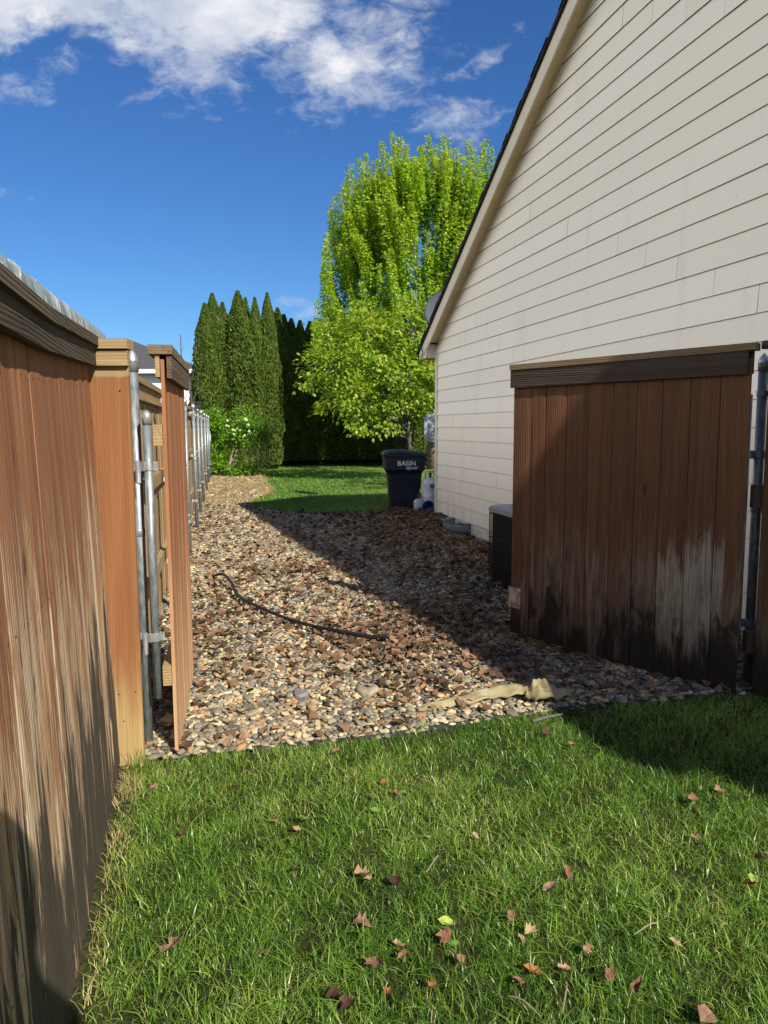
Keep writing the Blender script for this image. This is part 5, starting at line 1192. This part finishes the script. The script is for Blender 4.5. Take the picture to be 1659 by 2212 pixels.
# crown envelope from the photo: left boundary px at heights
env_px = [(300, 850, 1010), (345, 755, 1085), (400, 738, 1100), (500, 706, 1110), (600, 700, 1120), (680, 672, 1120), (760, 668, 1110), (850, 690, 1100)]
ez = np.array([PY(900, p[0], 24.8)[2] for p in env_px])[::-1]; exl = np.array([PY(p[1], p[0], 24.8)[0] - mp[0] for p in env_px])[::-1]; exr = np.array([PY(p[2], p[0], 24.8)[0] - mp[0] for p in env_px])[::-1]
def envelope(z): return np.interp(z, ez, exl), np.interp(z, ez, exr)
tips, shoots = [], []
ztop = PY(900, 290, 24.8)[2]
NS = 560
for i in range(NS):
    z1 = 2.6 + (ztop - 2.6) * (random.random() ** .72)
    l, r = envelope(z1); cxz = (l + r) / 2; hw = (r - l) / 2
    u = random.uniform(-1, 1); u = math.copysign(abs(u) ** .8, u); v_ = random.uniform(-1, 1) * math.sqrt(max(0, 1 - u * u)); v_ = -abs(v_) if random.random() < .68 else v_
    capz = ztop - .55 - (abs(u) ** 2.4) * 1.5 - .9 * random.random()
    z1 = min(z1, capz)
    tip = np.array([cxz + u * hw, v_ * hw * .85, z1])
    L = random.uniform(1.1, 2.1)
    basep = np.array([cxz + (tip[0] - cxz) * .80, tip[1] * .78, z1 - L]); shoots.append((basep, tip)); tips.append(tip)
# silhouette shoots seen at the top
for (px, py) in [(848, 285), (866, 296), (826, 303), (924, 290), (905, 318), (957, 292), (968, 300), (985, 320), (1010, 300), (1040, 308), (1052, 302), (1062, 318), (790, 330), (760, 355), (808, 345), (750, 372), (775, 343), (880, 322), (940, 310), (743, 395), (724, 425), (712, 450), (703, 530), (700, 560), (735, 415), (708, 610), (684, 650), (680, 690), (836, 330), (856, 315), (893, 338), (914, 312), (998, 330), (1022, 322), (1034, 335), (816, 345), (797, 360), (782, 372), (766, 385), (728, 455), (718, 480), (706, 505), (697, 585), (972, 335), (948, 330), (930, 325)]:
    tp = PY(px, py, 24.8 + random.uniform(-1.2, .6)) - mp; L = random.uniform(1.3, 2.0)
    shoots.append((np.array([tp[0] * .97 + cxm * .03, tp[1] * .95, tp[2] - L]), tp))
for k in range(16):
    a = k * 2.4; zz_ = 1.6 + k * .12; rr_ = .5 + (k % 4) * .3; e_ = np.array([cxm * .8 + rr_ * 1.5 * math.cos(a), rr_ * 1.2 * math.sin(a), 4.6 + (k % 5) * .9])
    limb(bm, (0, 0, zz_), e_, .07, .025, .05)
from_bm('trunk', bm, M['bark'], mt, True)
bm = bmesh.new(); LP, LD, LS, LT, LU = [], [], [], [], []
for (bs, tp) in shoots:
    ax = tp - bs; L = np.linalg.norm(ax); axn = ax / L; bend = rng.normal(0, .06, 3)
    if random.random() < .5: tube(bm, [bs, (bs + tp) / 2 + bend, tp], [.012, .009, .003], 4)
    nl = int(230 * L / 1.6); s = rng.uniform(0, 1, nl) ** .85
    rad = (.045 + .13 * (1 - s) ** 0.9) * np.sqrt(rng.uniform(.12, 1, nl)) * 1.05
    a = rng.uniform(0, 6.28, nl); sx1 = norm(np.cross(axn, (0.3, 1, 0.1))); sy1 = np.cross(axn, sx1)
    dirs = np.cos(a)[:, None] * sx1 + np.sin(a)[:, None] * sy1
    P = bs + ax * s[:, None] + bend * (np.sin(np.pi * s))[:, None] + dirs * rad[:, None]
    LP.append(P); LD.append(norm(dirs * 1.0 + np.array([0, 0, -.25]) + rng.normal(0, .5, (nl, 3)))); LU.append(norm(dirs * .6 + np.array([0, 0, 1.0]) + rng.normal(0, .5, (nl, 3))))
    LS.append(rng.uniform(.085, .155, nl) * (1 - .35 * s)); LT.append(.40 + .28 * s + .06 * (tp[2] - 6) / 4 + rng.normal(0, .13, nl))
from_bm('shoots', bm, M['bark'], mt)
crown('crown', np.concatenate(LP), np.concatenate(LD), np.concatenate(LS), np.concatenate(LT), M['maple'], mt, np.concatenate(LU))
print('maple leaves', sum(map(len, LP)))

# --- generic broadleaf crown from a blob list
def clump_leaves(blobs, dens, size, seed, shell=.55, droop=.4, tint0=.5, clumpn=26, cl=.28):
    r = np.random.default_rng(seed); P, Dd, Ss, T, U = [], [], [], [], []
    for (c_, rad) in blobs:
        c_ = np.array(c_); rad = np.array(rad); nc = int(clumpn * (rad[0] * rad[2]) ** .8 * 4)
        for _ in range(max(nc, 3)):
            v_ = norm(r.normal(size=3)); rr_ = r.uniform(shell, 1.0) ** .6; cc = c_ + v_ * rad * rr_
            n = int(dens * r.uniform(.5, 1.4)); q = r.normal(size=(n, 3)) * cl * np.array([1, 1, .55]) * .5
            q[:, 2] -= .25 * (q[:, 0] ** 2 + q[:, 1] ** 2) / cl
            P.append(cc + q); dd = norm(q + v_ * .25 + r.normal(0, .12, (n, 3)) + np.array([0, 0, -droop * .3])); Dd.append(dd); U.append(norm(np.array([0, 0, 1.0]) + v_ * .5 + r.normal(0, .45, (n, 3))))
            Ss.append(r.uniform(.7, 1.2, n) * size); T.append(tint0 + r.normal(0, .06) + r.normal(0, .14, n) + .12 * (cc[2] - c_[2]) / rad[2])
    return np.concatenate(P), np.concatenate(Dd), np.concatenate(Ss), np.concatenate(T), np.concatenate(U)
sp = np.array([PY(884, 1000, 19.6)[0], 19.6, 0.0])
st_ = empty('small_tree', tuple(sp), 0, 'yellow green spreading small tree in front of the dark hedge', 'tree')
def rel(px, py, Y, o0): return PY(px, py, Y) - o0
blobs = []
for (px, py, Y, rx, ry, rz_) in [(815, 745, 19.4, 1.15, .95, .75), (720, 790, 19.3, .75, .7, .5), (890, 700, 19.6, .65, .8, .65), (880, 800, 19.5, 1.0, .9, .65), (760, 860, 19.4, .75, .6, .42), (850, 870, 19.6, .85, .7, .42), (935, 850, 19.8, .8, .8, .5),
                                 (712, 720, 19.4, .36, .5, .38), (684, 765, 19.5, .16, .3, .14), (668, 828, 19.3, .14, .25, .09), (722, 880, 19.4, .32, .4, .16), (780, 918, 19.5, .38, .4, .15), (960, 760, 19.8, .75, .8, .8), (900, 660, 19.6, .28, .4, .32), (790, 680, 19.5, .55, .6, .3), (845, 915, 19.5, .35, .4, .12)]:
    blobs.append((rel(px, py, Y, sp), (rx, ry, rz_)))
P, Dd, Ss, T, U = clump_leaves(blobs, 36, .118, 5, tint0=.50, clumpn=13)
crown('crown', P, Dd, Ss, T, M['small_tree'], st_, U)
print('small tree', len(P))
bm = bmesh.new(); tube(bm, [(0, 0, -.05), (.03, 0, .8), (-.02, .02, 1.5)], [.075, .06, .055], 10)
for (c_, rad) in blobs:
    limb(bm, (-.02, .02, random.uniform(1.1, 1.6)), c_ + np.array([0, 0, -.1]), .032, .009, .10)
    for _ in range(4): limb(bm, c_ + np.array([0, 0, -.1]), c_ + norm(rng.normal(size=3)) * rad * .95, .010, .003, .1, 4, 5)
from_bm('trunk', bm, M['twig'], st_, True)

# --- flowering bush and its neighbour by the fence
bp_ = G(500, 1030); bp_[2] = 0; bu = empty('flowering_bush', tuple(bp_), 0, 'rounded green bush with pale snowball flowers at the far end of the fence', 'bush')
B = lambda px, py, Y=bp_[1]: PY(px, py, Y) - bp_
blobs = [(B(505, 903), (.82, .6, .42)), (B(478, 935), (.6, .5, .38)), (B(537, 928), (.52, .5, .38)), (B(470, 975), (.35, .4, .25)), (B(495, 1010), (.40, .35, .15)), (B(450, 910), (.3, .4, .3)), (B(520, 1015), (.35, .3, .12)), (B(462, 1000), (.25, .3, .2))]
P, Dd, Ss, T, U = clump_leaves(blobs, 46, .075, 8, clumpn=24, cl=.20, tint0=.5)
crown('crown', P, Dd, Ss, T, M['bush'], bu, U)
bm = bmesh.new(); limb(bm, B(493, 1020), B(508, 955), .06, .04, .05); limb(bm, B(497, 1020), B(512, 970), .035, .02, .05); limb(bm, B(500, 1018), B(535, 930), .03, .01)
limb(bm, B(508, 960), B(480, 920), .03, .01); limb(bm, B(508, 955), B(515, 900), .03, .01)
from_bm('trunk', bm, M['bark_pale'], bu, True)
fm = plain('flower_cream', (.42, .55, .20), .8, nscale=60, bump=.6)
for (px, py) in [(512, 926), (518, 930), (508, 930), (538, 932), (536, 918), (528, 941), (525, 944), (532, 908), (503, 929), (489, 920), (494, 921), (505, 938), (530, 906), (491, 909)]:
    bm = bmesh.new(); bmesh.ops.create_icosphere(bm, subdivisions=2, radius=random.uniform(.028, .05)); 
    for v_ in bm.verts: v_.co *= 1 + random.uniform(-.12, .12)
    o = from_bm('flower', bm, fm, bu); o.location = B(px, py, bp_[1] - .62)
sbp = G(556, 1030); sbp[2] = 0; sbu = empty('wispy_shrub', tuple(sbp), 0, 'airy yellow green shrub with thin arching stems right of the flowering bush', 'shrub')
B2 = lambda px, py: PY(px, py, sbp[1]) - sbp
blobs = [(B2(562, 918), (.48, .4, .36)), (B2(555, 950), (.46, .35, .3)), (B2(574, 935), (.28, .3, .24)), (B2(548, 1006), (.50, .35, .26)), (B2(530, 985), (.40, .3, .24)), (B2(590, 955), (.16, .2, .08)), (B2(530, 890), (.4, .3, .15)), (B2(560, 985), (.25, .25, .2))]
P, Dd, Ss, T, U = clump_leaves(blobs, 30, .085, 18, clumpn=24, cl=.18, tint0=.5)
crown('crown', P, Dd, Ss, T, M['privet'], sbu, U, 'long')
bm = bmesh.new()
for k in range(16):
    c_, rad = blobs[k % len(blobs)]; limb(bm, (rng.normal(0, .06), rng.normal(0, .06), 0), c_ + rng.normal(0, .15, 3), .014, .004, .12, 6, 5)
from_bm('stems', bm, M['bark_pale'], sbu, True)

# --- bare sapling beyond the fence
hs = np.array([PY(408, 860, 24)[0], 24.0, 0.0]); sa = empty('bare_sapling', tuple(hs), 0, 'thin leafless sapling in front of the white neighbouring house', 'sapling')
bm = bmesh.new(); Bs = lambda px, py, Y=24: PY(px, py, Y) - hs
for pts, r in [([(416, 1000), (414, 870), (405, 830), (396, 790), (391, 760), (390, 722)], .022), ([(400, 808), (410, 790), (419, 770)], .008), ([(396, 790), (386, 770), (380, 752)], .008), ([(405, 830), (416, 812), (421, 790), (425, 730)], .012), ([(414, 870), (426, 840), (428, 800), (424, 770), (418, 745)], .014),
               ([(410, 850), (400, 842), (393, 830)], .006), ([(391, 760), (398, 745)], .005), ([(428, 810), (431, 790), (429, 720)], .009)]:
    P = spline([Bs(*p) for p in pts], 5); tube(bm, P, [1.7 * r * (1 - .7 * i / len(P)) for i in range(len(P))], 5)
from_bm('branches', bm, M['twig'], sa, True)

# --- tree standing out of sight behind the house, throwing dappled shade over the back lawn
P_s = np.array([2.6, 14.8, 0.0])
t3 = empty('shade_tree', tuple(P_s), 0, 'leafy tree hidden behind the house that dapples the back lawn', 'tree')
blobs = [(np.array([0, 0, 3.1]), (1.3, 1.0, .8)), (np.array([.7, .4, 3.8]), (1.1, 1.0, .7))]
P, Dd, Ss, T, U = clump_leaves(blobs, 36, .10, 31, clumpn=9)
crown('crown', P, Dd, Ss, T, M['maple'], t3, U)
bm = bmesh.new(); tube(bm, [(0, 0, -.05), (0, 0, 2.6)], [.12, .09], 10); from_bm('trunk', bm, M['bark'], t3, True)

# ================================================================== NEIGHBOURING HOUSE
nb0 = PY(430, 797, 36.0); ZEv = nb0[2]; nh = empty('neighbour_house', (nb0[0], 36.0, 0), 0, 'white neighbouring house with a dark hipped roof beyond the fence', 'house')
zap = PY(272, 731, 40)[2]
m, t, b = mat('white_siding'); x, y, z = t.xyz(t.obj()); lines = t.step(t.m('FRACT', t.m('MULTIPLY', z, 5.5)), .0, .12)
setin(t, b, Base_Color=t.mix(lines, (.6, .61, .63), (.80, .80, .81)), Roughness=.6)
bm = bmesh.new(); box(bm, -12, -.45, .5, 9, 0, ZEv - .1); from_bm('wall', bm, m, nh)
bm = bmesh.new(); zr = ZEv - .02; rz2 = zap
A = [(-12.5, 0, zr), (0, 0, zr), (0, 9.5, zr), (-12.5, 9.5, zr)]; Rg = [(-7.6, 4.75, rz2 + .25), (-4.0, 4.75, rz2 + .25)]
hx = PY(272, 731, 40.7)[0] - nb0[0]; Rg = [(-9.0, 4.75, PY(272, 731, 40.75)[2]), (hx, 4.75, PY(272, 731, 40.75)[2])]
vs = [bm.verts.new(p) for p in A + Rg]; [bm.faces.new([vs[i] for i in q]) for q in ((0, 1, 5, 4), (1, 2, 5), (2, 3, 4, 5), (3, 0, 4), (3, 2, 1, 0))]
m, t, b = mat('grey_roof_shingles'); x, y, z = t.xyz(t.obj()); n1 = t.noise(t.obj(), 7, 6, .7); cs = t.step(t.m('FRACT', t.m('MULTIPLY', z, 9.0)), .0, .25)
setin(t, b, Base_Color=t.mix(cs, (.030, .031, .034), t.mix(n1, (.05, .052, .058), (.085, .088, .095))), Roughness=.9); from_bm('roof', bm, m, nh)
bm = bmesh.new(); box(bm, -12.5, .02, -.02, .03, zr - .17, zr + .02); box(bm, -.03, .03, 0, 9.5, zr - .17, zr + .021); from_bm('fascia', bm, plain('white_fascia', (.8, .8, .8), .5, var=.02), nh)
bm = bmesh.new(); box(bm, -.56, -.42, .40, .495, 0, zr - .17); from_bm('downspout', bm, plain('downspout_grey', (.16, .17, .19), .5), nh)
vx0, vz0 = PY(345.5, 826, 36.5) - np.array([nb0[0], 0, 0]), 0; v1 = PY(354, 808, 36.5) - np.array([nb0[0], 0, 0])
bm = bmesh.new(); box(bm, vx0[0], v1[0], .46, .505, vx0[2], v1[2]); 
for k in range(8): box(bm, vx0[0] + .02, v1[0] - .02, .44, .459, vx0[2] + .03 + k * .045, vx0[2] + .055 + k * .045)
from_bm('louvre_vent', bm, plain('vent_grey', (.42, .43, .42), .6), nh)

# ================================================================== THE PERSON TAKING THE PICTURE (seen only as a shadow on the near fence)
pe = empty('person', (.21, -.075, 0), 0, 'person in dark clothes holding up a phone, shadow falling on the near fence', 'person'); pe.scale = (1.06, 1.0, 1.06)
def skin(name, verts, edges, radii, m, parent, root=0, sub=2):
    me = bpy.data.meshes.new(name); me.from_pydata([tuple(v) for v in verts], edges, []); o = link(name, me, m, parent)
    mo = o.modifiers.new('skin', 'SKIN'); 
    for i, sv in enumerate(me.skin_vertices[0].data): sv.radius = (radii[i], radii[i]) if not isinstance(radii[i], tuple) else radii[i]; sv.use_root = (i == root)
    mo.use_smooth_shade = True; ms = o.modifiers.new('sub', 'SUBSURF'); ms.levels = sub; ms.render_levels = sub
    return o
V_ = [(0, 0, .96), (0, .0, 1.12), (0, .0, 1.30), (0, 0, 1.42), (0, .01, 1.50), (0, .03, 1.56), (0, .035, 1.64), (0, .03, 1.72),
      (.09, 0, .90), (.10, .01, .50), (.11, -.01, .09), (.12, .10, .04), (-.09, 0, .90), (-.10, .01, .50), (-.11, -.01, .09), (-.12, .10, .04),
      (.17, 0, 1.40), (.21, .02, 1.14), (.06, .04, 1.20), (.00, .065, 1.24), (-.17, 0, 1.40), (-.25, .02, 1.14), (-.24, .04, 1.20), (-.22, .065, 1.24)]
E_ = [(0, 1), (1, 2), (2, 3), (3, 4), (4, 5), (5, 6), (6, 7), (0, 8), (8, 9), (9, 10), (10, 11), (0, 12), (12, 13), (13, 14), (14, 15), (3, 16), (16, 17), (17, 18), (18, 19), (3, 20), (20, 21), (21, 22), (22, 23)]
Rr = [(.155, .11), (.14, .10), (.16, .11), (.13, .09), .055, (.07, .085), (.078, .098), (.05, .065), .095, .06, .042, .035, .095, .06, .042, .035, .062, .046, .034, .026, .062, .046, .034, .026]
skin('body', V_, E_, Rr, plain('dark_clothes', (.05, .055, .07), .9), pe)
skm = plain('skin', (.42, .26, .19), .6, var=.05)
for sx, hx in ((1, .00), (-1, -.22)):
    Vh = [(hx, .065, 1.24), (hx, .068, 1.265), (hx, .068, 1.285)]; Eh = [(0, 1), (1, 2)]; Rh = [.024, (.032, .018), (.03, .015)]
    for k in range(4):
        b0_ = len(Vh); Vh += [(hx - sx * .004 + (k - 1.5) * .017, .068, 1.294), (hx + (k - 1.5) * .016 - sx * .012, .074, 1.306 + .003 * k), (hx + (k - 1.5) * .015 - sx * .025, .075, 1.314)]; Eh += [(2, b0_), (b0_, b0_ + 1), (b0_ + 1, b0_ + 2)]; Rh += [.010, .009, .008]
    b0_ = len(Vh); Vh += [(hx - sx * .03, .066, 1.27), (hx - sx * .045, .068, 1.29)]; Eh += [(1, b0_), (b0_, b0_ + 1)]; Rh += [.011, .009]
    skin('hand', Vh, Eh, Rh, skm, pe, 0, 1)
bm = bmesh.new(); bmesh.ops.create_uvsphere(bm, u_segments=20, v_segments=12, radius=1)
for v_ in bm.verts: v_.co = Vector((v_.co.x * .083, v_.co.y * .104 + .02, max(v_.co.z, -.25) * .10 + 1.685))
from_bm('hair', bm, plain('dark_hair', (.03, .02, .015), .7), pe, True)
ph_ = empty('phone', (-.02, -.014, 1.365), 0, 'phone held upright in both hands behind the lens', 'phone')
bm = bmesh.new(); box(bm, -.055, .055, -.008, 0, .0, .155); from_bm('phone_body', bm, M['black'], ph_, bevel=.003)

# pieces that belong to a part rather than to the whole thing
for o_ in list(bpy.data.objects):
    if o_.parent is None: continue
    k_ = o_.name.split('.')[0]
    host = {'lid_handle': 'lid', 'script_lettering': 'body', 'fan_grille': 'top_cover', 'fan_ring': 'top_cover', 'rim': 'reflector', 'tube_cap': 'frame_tube', 'louvre_vent': 'wall', 'data_label': 'cylinder', 'collar': 'cylinder', 'corner_plate': 'boards'}.get(k_)
    if k_ == 'lettering' and o_.parent.name.startswith('wheeled_bin'): host = 'body'
    if host:
        c_ = [q for q in o_.parent.children if q.name.split('.')[0] == host]
        if c_: o_.parent = c_[0]
